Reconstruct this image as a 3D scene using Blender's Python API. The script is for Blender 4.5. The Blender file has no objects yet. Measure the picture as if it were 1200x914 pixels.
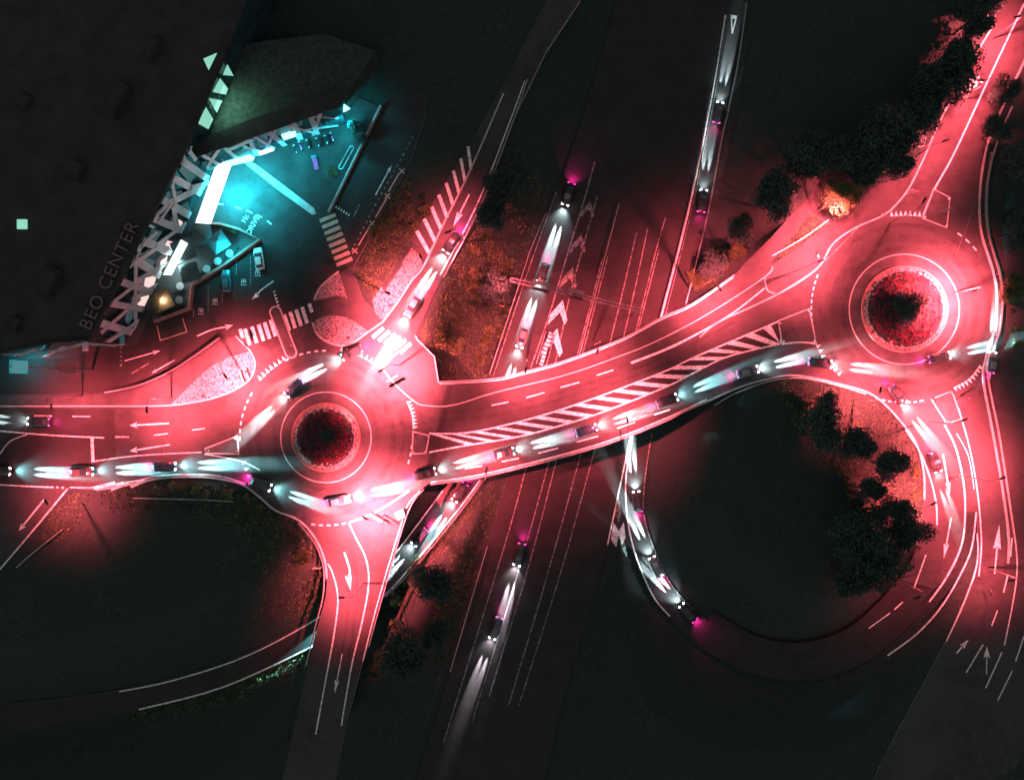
import bpy, bmesh, math, random
from mathutils import Vector, Matrix
from mathutils.geometry import delaunay_2d_cdt
import numpy as np
random.seed(7); R = math.radians
SC = bpy.context.scene; COL = SC.collection
# ------------------------------------------------------------------ camera, world, faint fill sun, exposure
S = 6.0; HC = 133.0                       # photo pixels per metre on the road level, camera height
cam = bpy.data.cameras.new('camera'); cam.sensor_fit = 'HORIZONTAL'
cam.angle = 2*math.atan(100.0/HC); cam.clip_end = 4000; cam.clip_start = 1
co = bpy.data.objects.new('camera', cam); COL.objects.link(co); co.location = (0, 0, HC); SC.camera = co
W = bpy.data.worlds.new('World'); SC.world = W; W.use_nodes = True
nt = W.node_tree; bg = nt.nodes['Background']
sky = nt.nodes.new('ShaderNodeTexSky'); sky.sky_type = 'NISHITA'; sky.sun_disc = False
sky.sun_elevation = R(50); sky.sun_rotation = R(200)
hs = nt.nodes.new('ShaderNodeHueSaturation'); hs.inputs['Saturation'].default_value = .12
nt.links.new(sky.outputs[0], hs.inputs['Color']); nt.links.new(hs.outputs[0], bg.inputs['Color'])
bg.inputs['Strength'].default_value = .0062          # night sky: about the dim grey of the unlit ground
sun = bpy.data.lights.new('fill_sun', 'SUN'); sun.energy = .004; sun.angle = R(.5); sun.color = (.85, .92, 1)  # faint directional fill added to model the shapes, no source in view
so = bpy.data.objects.new('fill_sun', sun); COL.objects.link(so); so.rotation_euler = (R(40), 0, R(200))
SC.view_settings.view_transform = 'Standard'; SC.view_settings.look = 'None'
SC.view_settings.exposure = 3.0; SC.view_settings.gamma = 1
SC.cycles.use_denoising = True
SC.cycles.max_bounces = 4; SC.cycles.diffuse_bounces = 2; SC.cycles.glossy_bounces = 2; SC.cycles.transmission_bounces = 3
SC.cycles.sample_clamp_indirect = 4; SC.cycles.caustics_reflective = False; SC.cycles.caustics_refractive = False
RED = (1, .082, .115); CYAN = (.02, .82, 1.0)
P_ROAD = 25500.0                          # street lamp power at this exposure

# ------------------------------------------------------------------ helpers
def P(x, y, z=0.0):                       # pixel of the vertical photograph -> point at height z
    t = (HC - z)/HC
    return Vector(((x-600)/S*t, (457-y)/S*t, z))
def Q(x, y, z=0.0): v = P(x, y, z); return Vector((v.x, v.y))
def spl(pts, n=6, closed=False):          # Catmull-Rom through the given points
    p = [Vector(a) for a in pts]; m = len(p); out = []
    g = (lambda i: p[i % m]) if closed else (lambda i: p[min(max(i, 0), m-1)])
    for i in range(m if closed else m-1):
        a, b, c, d = g(i-1), g(i), g(i+1), g(i+2)
        for k in range(n):
            t = k/n
            out.append(.5*((2*b) + (c-a)*t + (2*a-5*b+4*c-d)*t*t + (3*b-a-3*c+d)*t**3))
    if not closed: out.append(p[-1])
    return out
def arc(cx, cy, r, a0=0, a1=360, n=48, ry=None):
    ry = ry or r
    return [(cx+r*math.cos(R(a0+(a1-a0)*i/n)), cy+ry*math.sin(R(a0+(a1-a0)*i/n))) for i in range(n+(abs(a1-a0) < 360))]
def link(o, parent=None):
    COL.objects.link(o)
    if parent: o.parent = parent
    return o
class MB:
    def __init__(s): s.v = []; s.f = []; s.m = []
    def add(s, vs, fs, mi=0):
        n = len(s.v); s.v += [tuple(v) for v in vs]; s.f += [tuple(n+i for i in f) for f in fs]; s.m += [mi]*len(fs)
    def box(s, c, d, rz=0, mi=0, M=None):
        c = Vector(c); h = Vector(d)/2
        vs = [Vector((sx*h.x, sy*h.y, sz*h.z)) for sz in (-1, 1) for sx, sy in ((-1,-1),(1,-1),(1,1),(-1,1))]
        M = M or (Matrix.Translation(c) @ Matrix.Rotation(rz, 4, 'Z'))
        s.add([M @ v for v in vs], [(3,2,1,0),(4,5,6,7),(0,1,5,4),(1,2,6,5),(2,3,7,6),(3,0,4,7)], mi)
    def bar(s, a, b, w, h=None, mi=0):    # square bar between two points
        a, b = Vector(a), Vector(b); h = h or w; d = (b-a); L = d.length
        if L < 1e-6: return
        q = d.to_track_quat('X', 'Z').to_matrix().to_4x4()
        s.box((0,0,0), (L, w, h), mi=mi, M=Matrix.Translation((a+b)/2) @ q)
    def tube(s, a, b, r, r2=None, n=8, mi=0):
        a, b = Vector(a), Vector(b); r2 = r if r2 is None else r2
        q = (b-a).to_track_quat('Z', 'Y').to_matrix(); vs = []
        for c, rr in ((a, r), (b, r2)):
            for i in range(n): vs.append(c + q @ Vector((rr*math.cos(2*math.pi*i/n), rr*math.sin(2*math.pi*i/n), 0)))
        s.add(vs, [(i, (i+1) % n, n+(i+1) % n, n+i) for i in range(n)] + [tuple(range(n-1, -1, -1)), tuple(range(n, 2*n))], mi)
    def prism(s, poly, z0, z1, mi=0):     # poly = list of 2D world points
        n = len(poly)
        ar = sum(poly[i][0]*poly[(i+1) % n][1]-poly[(i+1) % n][0]*poly[i][1] for i in range(n))
        if ar < 0: poly = poly[::-1]
        vs = [(p[0], p[1], z0) for p in poly]+[(p[0], p[1], z1) for p in poly]
        s.add(vs, [tuple(range(n-1, -1, -1)), tuple(range(n, 2*n))]+[(i, (i+1) % n, n+(i+1) % n, n+i) for i in range(n)], mi)
    def strip(s, pts, w, z=None, h=0, mi=0, closed=False):
        # flat ribbon (h=0) or raised kerb of height h following 3D points
        p = [Vector(a) for a in pts]; n = len(p); L = []; Rr = []
        for i in range(n):
            a = p[(i-1) % n] if closed or i > 0 else p[i]; b = p[(i+1) % n] if closed or i < n-1 else p[i]
            d = Vector((b.x-a.x, b.y-a.y)); d = d.normalized() if d.length > 1e-9 else Vector((1, 0))
            nn = Vector((-d.y, d.x, 0))*w/2; L.append(p[i]+nn); Rr.append(p[i]-nn)
        m = n if closed else n-1
        if not h: s.add(L+Rr, [(n+i, n+(i+1) % n, (i+1) % n, i) for i in range(m)], mi)
        else:
            u = Vector((0, 0, h))
            vs = L+Rr+[a+u for a in L]+[a+u for a in Rr]; fs = []
            for i in range(m):
                j = (i+1) % n
                fs += [(3*n+i, 3*n+j, 2*n+j, 2*n+i), (i, 2*n+i, 2*n+j, j), (n+i, n+j, 3*n+j, 3*n+i)]
            if not closed: fs += [(0, n, 3*n, 2*n), (2*n-1, n-1, 3*n-1, 4*n-1)]
            s.add(vs, fs, mi)
    def build(s, name, mats, parent=None, smooth=False):
        me = bpy.data.meshes.new(name); me.from_pydata(s.v, [], s.f)
        for m in (mats if isinstance(mats, (list, tuple)) else [mats]): me.materials.append(m)
        me.polygons.foreach_set('material_index', s.m)
        if smooth: me.polygons.foreach_set('use_smooth', [True]*len(s.f))
        me.update(); return link(bpy.data.objects.new(name, me), parent)
def struct(o): o['kind'] = 'structure'; return o
def tag(o, label, cat, group=None, kind=None):
    o['label'] = label; o['category'] = cat
    if group: o['group'] = group
    if kind: o['kind'] = kind
    return o
def empty(name, loc, rz=0):
    o = bpy.data.objects.new(name, None); link(o); o.location = loc; o.rotation_euler = (0, 0, rz); o.empty_display_size = .2
    return o
def copy_tree(o, parent=None):
    c = o.copy(); COL.objects.link(c); c.parent = parent
    for ch in KIDS.get(o, []): 
        if ch.name in bpy.data.objects: copy_tree(ch, c)
    return c
class _K(dict):
    def get(self, o, d=None): return [x for x in o.children if x.type != 'LIGHT']
KIDS = _K()

# ------------------------------------------------------------------ materials
def mat(name, col, rough=.8, col2=None, scale=1.0, detail=4, contrast=(.35, .65), metal=0, bump=0, bscale=None, emit=None, estr=0, spec=.3, coord='Object', col3=None, scale3=.1):
    m = bpy.data.materials.new(name); m.use_nodes = True; n = m.node_tree; b = n.nodes['Principled BSDF']
    b.inputs['Base Color'].default_value = (*col, 1); b.inputs['Roughness'].default_value = rough; b.inputs['Metallic'].default_value = metal
    b.inputs['Specular IOR Level'].default_value = spec
    tc = n.nodes.new('ShaderNodeTexCoord')
    def noise(sc, dt=4):
        t = n.nodes.new('ShaderNodeTexNoise'); t.inputs['Scale'].default_value = sc; t.inputs['Detail'].default_value = dt; t.inputs['Roughness'].default_value = .72 if dt >= 8 else .5
        n.links.new(tc.outputs[coord], t.inputs['Vector']); return t
    if col2:
        r = n.nodes.new('ShaderNodeValToRGB'); r.color_ramp.elements[0].position, r.color_ramp.elements[1].position = contrast
        r.color_ramp.elements[0].color = (*col, 1); r.color_ramp.elements[1].color = (*col2, 1)
        n.links.new(noise(scale, detail).outputs['Fac'], r.inputs[0]); out = r.outputs[0]
        if col3:
            r2 = n.nodes.new('ShaderNodeValToRGB'); r2.color_ramp.elements[0].position = .42; r2.color_ramp.elements[1].position = .62
            n.links.new(noise(scale3, 5).outputs['Fac'], r2.inputs[0])
            mx = n.nodes.new('ShaderNodeMix'); mx.data_type = 'RGBA'; n.links.new(r2.outputs[0], mx.inputs[0])
            n.links.new(out, mx.inputs[6])
            mx.inputs[7].default_value = (*col3, 1); out = mx.outputs[2]
        n.links.new(out, b.inputs['Base Color'])
    if bump:
        bp = n.nodes.new('ShaderNodeBump'); bp.inputs['Strength'].default_value = bump; bp.inputs['Distance'].default_value = .05
        n.links.new(noise(bscale or scale*4, 3).outputs['Fac'], bp.inputs['Height']); n.links.new(bp.outputs[0], b.inputs['Normal'])
    if emit: b.inputs['Emission Color'].default_value = (*emit, 1); b.inputs['Emission Strength'].default_value = estr
    return m
def speckle(name, c1, c2, scale, rough=.9):    # stones: voronoi cells of different tone
    m = bpy.data.materials.new(name); m.use_nodes = True; n = m.node_tree; b = n.nodes['Principled BSDF']
    b.inputs['Roughness'].default_value = rough
    tc = n.nodes.new('ShaderNodeTexCoord'); v = n.nodes.new('ShaderNodeTexVoronoi'); v.inputs['Scale'].default_value = scale
    n.links.new(tc.outputs['Object'], v.inputs['Vector'])
    r = n.nodes.new('ShaderNodeValToRGB'); r.color_ramp.elements[0].position = .15; r.color_ramp.elements[1].position = .6
    r.color_ramp.elements[0].color = (*c1, 1); r.color_ramp.elements[1].color = (*c2, 1)
    n.links.new(v.outputs['Color'], r.inputs[0]); n.links.new(r.outputs[0], b.inputs['Base Color'])
    bp = n.nodes.new('ShaderNodeBump'); bp.inputs['Strength'].default_value = .8; bp.inputs['Distance'].default_value = .08
    n.links.new(v.outputs['Distance'], bp.inputs['Height']); n.links.new(bp.outputs[0], b.inputs['Normal'])
    return m
M = {}
M['asphalt'] = mat('asphalt', (.022,)*3, .85, (.052,)*3, .5, 12, (.32, .66), bump=.4, bscale=9, col3=(.052,)*3, scale3=.07)
M['asphalt_dark'] = mat('asphalt_dark', (.020,)*3, .85, (.032,)*3, .3, 8, bump=.3, bscale=9)
M['asphalt_low'] = mat('asphalt_low', (.020,)*3, .85, (.032,)*3, .25, 8, bump=.3, bscale=9)
M['pave'] = mat('pave', (.042,)*3, .85, (.066,)*3, .4, 6, bump=.2, bscale=6)
M['concrete'] = mat('concrete', (.22,.22,.21), .85, (.36,.35,.34), .7, 6, bump=.2, bscale=5)
M['kerb'] = mat('kerb', (.30,.30,.29), .8, (.45,.44,.42), .9, 5)
M['paint'] = mat('paint', (.24,.24,.24), .6, (.72,.72,.70), 1.6, 9, (.36, .52))
M['paint_worn_dim'] = mat('paint_worn_dim', (.05,.05,.05), .7, (.28,.28,.27), 1.6, 8, (.42, .58))  # wear, plus a darker tone standing in for weak light on outlying markings
M['paint_orange'] = mat('paint_orange', (.40,.26,.2), .7, (.62,.42,.34), 1.4, 8, (.3, .62))
M['gravel'] = speckle('gravel', (.03,.02,.02), (.26,.22,.21), 3.0)
M['gravel_fine'] = speckle('gravel_fine', (.035,.03,.03), (.22,.20,.20), 4.0)
M['grass'] = mat('grass', (.014,.025,.022), .95, (.030,.042,.036), 1.1, 9, (.38, .64), bump=.9, bscale=3, col3=(.019,.033,.029), scale3=.12)
M['leaf'] = mat('leaf', (.02,.035,.018), .8, (.06,.10,.04), .5, 5)
M['leaf_dry'] = mat('leaf_dry', (.04,.055,.025), .8, (.13,.17,.06), .5, 5)
M['leaf_dark'] = mat('leaf_dark', (.024,.050,.044), .85, (.042,.078,.066), .5, 4)
M['bark'] = mat('bark', (.04,.03,.02), .9, (.09,.07,.05), 3)
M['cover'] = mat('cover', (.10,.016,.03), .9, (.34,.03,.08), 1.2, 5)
M['steel'] = mat('steel', (.30,.30,.31), .45, (.4,.4,.41), 2, 3, metal=.6)
M['post'] = mat('post', (.18,.18,.19), .5, (.25,.25,.26), 2, 3, metal=.5)
M['black'] = mat('black', (.015,)*3, .5, (.022,)*3, 3)
M['rubber'] = mat('rubber', (.012,)*3, .8, (.02,)*3, 3)
M['white'] = mat('white', (.62,.62,.62), .5, (.75,.75,.74), 2)
M['roof'] = mat('roof', (.024,)*3, .9, (.036,)*3, .3, 6)
M['roof_green'] = mat('roof_green', (.014,.018,.016), .9, (.05,.06,.048), 1.0, 9, bump=.6, bscale=4)
M['lattice'] = mat('lattice', (.46,.43,.44), .7, (.56,.53,.54), .5, 5)
M['glass'] = mat('glass', (.02,.035,.04), .12, (.03,.06,.07), .4, 3, spec=.6)
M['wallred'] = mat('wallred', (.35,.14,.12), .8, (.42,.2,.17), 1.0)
M['parasol'] = mat('parasol', (.045,.085,.09), .8, (.07,.12,.125), .8)
M['parasol_olive'] = mat('parasol_olive', (.07,.065,.03), .8, (.1,.09,.04), .8)
M['pink'] = mat('pink', (.75,.05,.25), .6, (.85,.1,.33), 1.5)
M['wood'] = mat('wood', (.16,.1,.06), .7, (.25,.16,.1), 2)
M['rock'] = mat('rock', (.16,.15,.15), .9, (.36,.34,.33), 2, 6, bump=.5)
def glow(name, c, s): return mat(name, (.1, .1, .1), .5, emit=c, estr=s)
M['lamp_red'] = glow('lamp_red', (1, .25, .28), 1.2)
M['lamp_white'] = glow('lamp_white', (.75, .95, 1), 14)
M['head'] = glow('head', (.8, .97, 1), 9)
M['tail'] = glow('tail', (1, .02, .25), 3)
M['cyan_box'] = glow('cyan_box', (.25, .95, 1.0), .4)
M['cyan_soft'] = glow('cyan_soft', (.03, .62, .70), .045)
M['white_box'] = glow('white_box', (.8, 1.0, 1.0), .3)
M['violet_box'] = glow('violet_box', (.45, .5, 1.0), .5)
M['mint'] = mat('mint', (.3,.3,.3), .6, emit=(.30, .80, .62), estr=.10)
M['shop_lit'] = glow('shop_lit', (1, .72, .68), .12)
M['shop_teal'] = glow('shop_teal', (.03, .5, .52), .012)
def carpaint(n, c): 
    m = mat(n, c, .28, spec=.5, metal=.2); m.node_tree.nodes['Principled BSDF'].inputs['Coat Weight'].default_value = .6; return m
CP = [carpaint('paint_black', (.02,.02,.022)), carpaint('paint_grey', (.06,.062,.065)), carpaint('paint_blue', (.02,.035,.07)), carpaint('paint_silver', (.22,.22,.23))]
M['car_white'] = carpaint('paint_white', (.7,.7,.7)); M['car_teal'] = carpaint('paint_teal', (.03,.2,.22))

# ------------------------------------------------------------------ paved regions (pixels of the photograph)
def inpoly(X, Y, poly):
    X = np.asarray(X, float); Y = np.asarray(Y, float); r = np.zeros(X.shape, bool); n = len(poly)
    for i in range(n):
        x0, y0 = poly[i][0], poly[i][1]; x1, y1 = poly[(i+1) % n][0], poly[(i+1) % n][1]
        if y0 == y1: continue
        c = ((y0 > Y) != (y1 > Y)) & (X < (x1-x0)*(Y-y0)/(y1-y0)+x0); r ^= c
    return r
def segdist(X, Y, poly, closed=True):
    d = np.full(X.shape, 1e9); n = len(poly)
    for i in range(n if closed else n-1):
        x0, y0 = poly[i][0], poly[i][1]; x1, y1 = poly[(i+1) % n][0], poly[(i+1) % n][1]
        dx, dy = x1-x0, y1-y0; L = dx*dx+dy*dy+1e-12
        t = np.clip(((X-x0)*dx+(Y-y0)*dy)/L, 0, 1); d = np.minimum(d, np.hypot(X-x0-t*dx, Y-y0-t*dy))
    return d
def sheet(name, polys, z, m, skirt=0, holes=(), zpx=None, parent=None):
    zp = z if zpx is None else zpx
    vs, fs = [], []
    for poly in polys:
        pts = [Q(a[0], a[1], zp) for a in poly]
        n = len(pts); ar = sum(pts[i].x*pts[(i+1) % n].y-pts[(i+1) % n].x*pts[i].y for i in range(n))
        if ar < 0: pts = pts[::-1]
        fs.append(list(range(len(vs), len(vs)+n))); vs += pts
    ed = []; 
    for h in holes:
        pts = [Q(a[0], a[1], zp) for a in h]; b = len(vs); vs += pts; ed += [(b+i, b+(i+1) % len(pts)) for i in range(len(pts))]
    V, E, F, ov, oe, of = delaunay_2d_cdt(vs, ed, fs, 0, 1e-4)
    hw = [[tuple(Q(a[0], a[1], zp)) for a in h] for h in holes]
    keep = []
    for f, o in zip(F, of):
        if not o: continue
        c = sum((V[i] for i in f), Vector((0, 0)))/len(f)
        if any(bool(inpoly(np.array([c.x]), np.array([c.y]), h)[0]) for h in hw): continue
        keep.append(tuple(f))
    mb = MB(); used = {}; vv = []
    for f in keep:
        for i in f:
            if i not in used: used[i] = len(vv); vv.append((V[i].x, V[i].y, z))
    fs2 = [tuple(used[i] for i in f) for f in keep]
    mb.add(vv, fs2)
    if skirt:
        cnt = {}
        for f in fs2:
            for a, b in zip(f, f[1:]+f[:1]): cnt[(a, b)] = 1
        n0 = len(vv)
        base = [(x, y, z-skirt) for x, y, _ in vv]; mb.add(base, [])
        for (a, b) in cnt:
            if (b, a) not in cnt: mb.f.append((b, a, n0+a, n0+b)); mb.m.append(1 if isinstance(m, (list, tuple)) and len(m) > 1 else 0)
    return mb.build(name, m, parent)
def L2(a): return [tuple(v)[:2] for v in a]
def s2(pts, n=5): return [(v.x, v.y) for v in spl([(a, b, 0) for a, b in pts], n)]

C1 = (382, 512.5); C2 = (1059.6, 362.6)
north_edge = [(515,448),(581,444),(613,436.5),(656,425),(717,402.5),(749,387),(776,372),(812,356),(859.5,323),(880,302),(901,281),(928,251)]
south_edge = [(480,571),(505,567),(563,558.5),(656,536),(722,516),(779.5,493),(803,481),(828,471),(866,454),(901,444),(933,440),(983,450),(1026,465),(1061,501),(1076,526),(1082.5,556),(1083,589),(1075,640),(1060,680)]
west_bottom = [(0,568),(80,572),(113,574),(156,567),(191,560),(239,559),(267,563),(285,568),(305,583),(323,598),(351,610),(371,633),(381,658),(383,678),(381,701),(373,731),(361,781),(345,850),(320,960)]
south_right = [(495,573),(481,588),(473,610),(459,656),(444,708.5),(431,756),(418,800),(402,870),(385,960)]
U = []
U.append(s2(west_bottom)+[(385,960)]+s2(south_right)[::-1]+[(520,520),(515,448),(300,420),(126,462),(0,462)])             # west road, roundabout foot, south road
U.append([(-120,640),(-120,462),(0,462),(30,470),(80,572),(0,667),(-60,745),(-120,800)])
U.append(arc(C1[0], C1[1], 103))
U.append(s2(north_edge)+[(948,232),(958,212),(963,195),(978,182),(992,180),(978,208),(968,230),(975,262),(1026,218),(1066,205),(1101,143),(1137,75),(1164,30),(1190,-30),(1260,-30),(1260,40),(1200,75),(1180,115),(1159,163),(1149,215),(1150,268),(1164,316),(1171,345),(1170,384),(1162,400),(1156,445)]+
         [(1172,506),(1184,576),(1190,626),(1194,663),(1192,700),(1180,760),(1150,830),(1100,914),(1060,960),(1000,960),(1050,860),(1109,751),(1143,675),(1147,640),(1145,600),(1130,600),(1128,640),(1119,665),(1095,690)]+s2(south_edge)[::-1]+[(515,530)])
U.append([(1156,445),(1164,400),(1172,340),(1200,340),(1260,330),(1260,760),(1190,900),(1090,960),(1050,960),(1120,860),(1180,760)])    # outer road on the right
U.append([(-120,470),(-120,395),(60,405),(150,380),(220,190),(400,105),(446,126),(470,185),(500,130),(530,130),(478,195),(415,312),(420,330),(450,378),(467,353),(482,330),(497,311),(481,281),(488,268),(551,168),(600,80),(640,0),(680,0),(640,60),(599,145),(561,243),(518,326),(487,393),(489,398),(509,418),(514,449),(380,520),(270,500),(126,470)])
HOLES = [[(902,310),(950,250),(972,262),(922,300)], [(481,190),(505,120),(530,118),(560,140),(488,268),(481,281),(497,311),(470,340),(449,377),(425,350),(414,318),(445,255)]]
road = struct(sheet('road', U, 0.0, [M['asphalt'], M['concrete']], skirt=1.3, holes=HOLES))
struct(sheet('parking_lot', [[(160,404),(262,192),(300,176),(424,130),(447,126),(386,250),(414,312),(402,318),(365,345),(370,366),(318,412),(283,393),(258,398),(201,436),(164,453),(126,460),(60,462),(0,462),(-100,462),(-100,422),(70,420)]], .004, M['asphalt_dark']))
struct(sheet('forecourt', [[(236,262),(264,196),(300,178),(424,131),(445,128),(386,250),(380,262),(340,300),(306,284),(283,270)]], .008, mat('forecourt_asphalt', (.026,)*3, .85, (.042,)*3, .4, 7, bump=.2, bscale=7)))
struct(sheet('service_lane', [[(386,250),(447,126),(480,60),(520,60),(500,130),(478,195),(416,310),(413,312)]], .005, M['asphalt_dark']))
# bridge wearing course: two darker panels and a painted shadow band
struct(sheet('asphalt_patch', [[(0,478),(134,480),(136,572),(80,571),(0,568)]], .0045, M['asphalt_low']))
struct(sheet('hatched_median', [s2([(503,508),(548,507),(601,496),(651,482),(706.5,463),(779.5,435),(815.5,418),(914,376)])+[(916,402)]+s2([(503,530),(540,523),(606,512),(656,499),(706,483),(779,454),(815,436),(853,418),(914,403)])[::-1]], .008, M['asphalt_dark']))
tag(sheet('shadow_band', [[(524,449),(532,448),(521,500),(508,545),(500,570),(492,571),(503,535),(514,495)]], .012, M['black']), 'painted dark shadow band slanting across the bridge deck beside the left roundabout', 'painted shadow')  # dark strip stands in for a shadow falling across the deck

struct(sheet('asphalt_patch', [[(517,449)]+s2(north_edge[1:8])+[(823,375),(815,418),(805,440),(803,480)]+s2([(779.5,492),(722,515),(656,535),(563,557.5),(497,568)])+[(505,540),(517,500)]], .004, mat('asphalt_bridge', (.026,)*3, .85, (.044,)*3, .25, 8, bump=.3, bscale=9)))
# lower level
ZL = -7.0
main_l = [(430,1100),(528,785),(571,640),(600,540),(622,440),(668,288),(700,160),(745,0),(800,-200)]
main_r = [(600,1100),(650,860),(690,720),(712,638),(740,507),(775,372),(808,243),(850,18),(895,-200)]
slip_l = [(740,-60),(700,80),(660,205),(623,293),(614,323),(575,441),(548,520),(522,571),(465,644),(430,680),(374,720),(289,766),(201,795),(100,815),(-80,835)]
slip_r = [(775,-60),(735,80),(700,190),(668,288),(622,431),(592,510),(565,560),(539,596),(487,659),(451,697),(410,730),(365,758),(261,805),(163,831),(60,850),(-80,875)]
er_l = [(885,-200),(850,18),(835,110),(808,243),(775,372),(740,507),(731,569),(738,633),(761,694),(783,722),(812,752)]
er_r = [(915,-200),(873,5),(846,160),(829,250),(803,357),(766,504),(757,569),(758,615),(784,679),(816,716),(845,738)]
LOWP = [s2(main_l)+s2(main_r)[::-1], s2(slip_l)+s2(slip_r)[::-1], s2(er_l)+s2(er_r)[::-1]]
struct(sheet('motorway', LOWP+[[(738,505),(742,509),(733,580),(740,640),(712,642)]], ZL, [M['asphalt_low'], M['concrete']], skirt=.5))
loop = [P(826,735,-6.99), P(880,766,-6.2), P(940,775,-4.9), P(1000,758,-3.2), P(1045,722,-1.6), P(1080,680,-.5), P(1098,645,.002)]
mb = MB(); loopS = spl(loop, 8); mb.strip(loopS, 7.6); mb.strip([v-Vector((0,0,.5)) for v in loopS], 7.7, h=.45)
struct(mb.build('loop_ramp', M['asphalt_low']))

# ------------------------------------------------------------------ ground
def axis(a, fine, step):
    c = list(np.arange(-fine, fine+.01, step)); o = []; x = fine; d = step
    while x < a: d *= 1.35; x += d; o.append(x)
    return np.array([-q for q in o[::-1]]+c+o)
gx = axis(1800, 122, 1.0); gy = axis(1800, 98, 1.0); X, Y = np.meshgrid(gx, gy)
Z = np.full(X.shape, -.16)
Z += -.0+0*X
rng = np.random.RandomState(3)
def vnoise(X, Y, s):
    g = rng.rand(64, 64); x = X/s % 64; y = Y/s % 64; i = np.floor(x).astype(int); j = np.floor(y).astype(int); u = x-i; v = y-j
    u = u*u*(3-2*u); v = v*v*(3-2*v); a = g[j % 64, i % 64]; b = g[j % 64, (i+1) % 64]; c = g[(j+1) % 64, i % 64]; d = g[(j+1) % 64, (i+1) % 64]
    return (a*(1-u)+b*u)*(1-v)+(c*(1-u)+d*u)*v
up = [[tuple(Q(a, b)) for a, b in poly] for poly in U]
dup = np.full(X.shape, 1e9)
for poly in up: dup = np.minimum(dup, np.where(inpoly(X, Y, poly), 0, segdist(X, Y, poly)))
Z += (vnoise(X, Y, 2.3)*.25+vnoise(X, Y, 7)*.5)*np.clip((dup-1)/6, 0, 1)
hilly = (vnoise(X, Y, 1.7)-.5)*.35
for poly in LOWP:
    pw = [tuple(Q(a, b, ZL)) for a, b in poly]
    d = np.where(inpoly(X, Y, pw), 0, segdist(X, Y, pw))
    marg = np.where((abs(X) > 122) | (abs(Y) > 98), 12, 1.3)
    Z = np.minimum(Z, ZL-.3+.58*np.maximum(0, d-marg)+hilly*np.clip((d-2)/3, 0, 1))
for a, b in zip(loopS[:-1], loopS[1:]):
    d = segdist(X, Y, [(a.x, a.y), (b.x, b.y)], False)
    Z = np.minimum(Z, min(a.z, b.z)-.3+.55*np.maximum(0, d-4.6))
def gz(x, y):
    i = np.searchsorted(gx, x)-1; j = np.searchsorted(gy, y)-1
    u = (x-gx[i])/(gx[i+1]-gx[i]); v = (y-gy[j])/(gy[j+1]-gy[j])
    return float((Z[j, i]*(1-u)+Z[j, i+1]*u)*(1-v)+(Z[j+1, i]*(1-u)+Z[j+1, i+1]*u)*v)
mb = MB(); nx, ny = len(gx), len(gy)
mb.v = list(zip(X.ravel().tolist(), Y.ravel().tolist(), Z.ravel().tolist()))
mb.f = [(j*nx+i, j*nx+i+1, (j+1)*nx+i+1, (j+1)*nx+i) for j in range(ny-1) for i in range(nx-1)]; mb.m = [0]*len(mb.f)
struct(mb.build('ground', M['grass'], smooth=True))

# ------------------------------------------------------------------ gravel beds, pavements, kerbs
def raised(name, poly, z0, z1, m, k=True):
    mb = MB(); mb.prism([Q(a, b) for a, b in poly], z0, z1); o = struct(mb.build(name, m))
    return o
bed1 = s2([(200,474),(222,472),(250,466),(275,457),(294,443),(298,425),(292,412)])+[(265,420),(250,428),(232,442),(215,460)]
bed2 = s2([(367,380),(371,391),(382,400),(397,405),(412,403),(432,389)])+s2([(432,389),(420,380),(405,372),(386,370),(372,374)])
bed3 = s2([(368,352),(376,336),(397,318)])+[(402,334),(407,350),(395,346),(380,350)]
bed4 = [(436,352),(449,330),(470,310),(483,290),(494,300),(495,311),(480,331),(465,353),(449,375),(440,368)]
for k, b in enumerate((bed1, bed2, bed3)): raised('gravel_bed', b, .0, .11, M['gravel_fine'])
raised('gravel_bed', bed4, -.4, .0, M['gravel_fine'])
pav = [s2([(162,455),(201,438),(235,415),(259,400),(275,393),(290,402),(300,420),(296,445),(275,458),(250,467),(200,475),(0,476),(0,463),(126,463)])]
struct(sheet('footpath', [[(0,463),(126,463),(164,455),(201,438),(235,416),(259,399),(276,394),(290,404),(292,412),(265,420),(250,428),(232,442),(215,460),(198,474),(100,475),(0,475)]], .09, M['pave'], skirt=.1))
kb = MB()
def kerb(pts, w=.28, h=.13, z=0., n=5, closed=False):
    q = spl([P(a, b, z) for a, b in pts], n, closed) if n else [P(a, b, z) for a, b in pts]
    kb.strip(q, w, h=h, closed=closed)
kerb([(0,476),(100,476),(160,476),(200,475),(230,471),(252,466),(275,457),(294,443),(299,425),(292,410),(276,394)])
kerb([(366,378),(371,391),(382,400),(397,405),(412,403),(432,389),(449,377)])
kerb([(368,352),(376,336),(397,318)])
kerb([(446,428),(459,446),(472,459),(485,470),(497,475),(530,475),(580,460),(661,440),(722,419),(769,400),(828,369),(896,325),(905,312)], .2, .1)
kerb([(449,377),(467,353),(482,330),(497,311),(520,262),(551,200),(590,110)], .3)
kerb([(487,393),(489,398),(509,418),(514,449)], .25, n=0)
kerb([(820,395),(841,378),(880,360),(911,345),(940,328),(961,311),(976,286),(1001,268),(1034,253),(1050,240),(1066,219),(1085,180),(1101,143),(1137,75),(1164,30)], .3)
kerb([(896,325),(899,340),(908,344)], .25)
kerb([(828,471),(866,454),(901,444),(933,440),(983,450),(1026,465),(1061,501),(1076,526),(1082.5,556),(1083,585)], .35)
kerb([(113,574),(156,567),(191,560),(239,559),(267,563),(285,568),(305,583),(323,598),(351,610),(371,633),(381,658),(383,678)], .35)
kerb([(1206,60),(1180,115),(1159,163),(1149,215),(1149,268),(1163,316),(1168,345),(1165.5,384),(1155,420),(1152,445),(1163,506),(1175,576),(1182,630),(1181,660)], .4)
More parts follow.
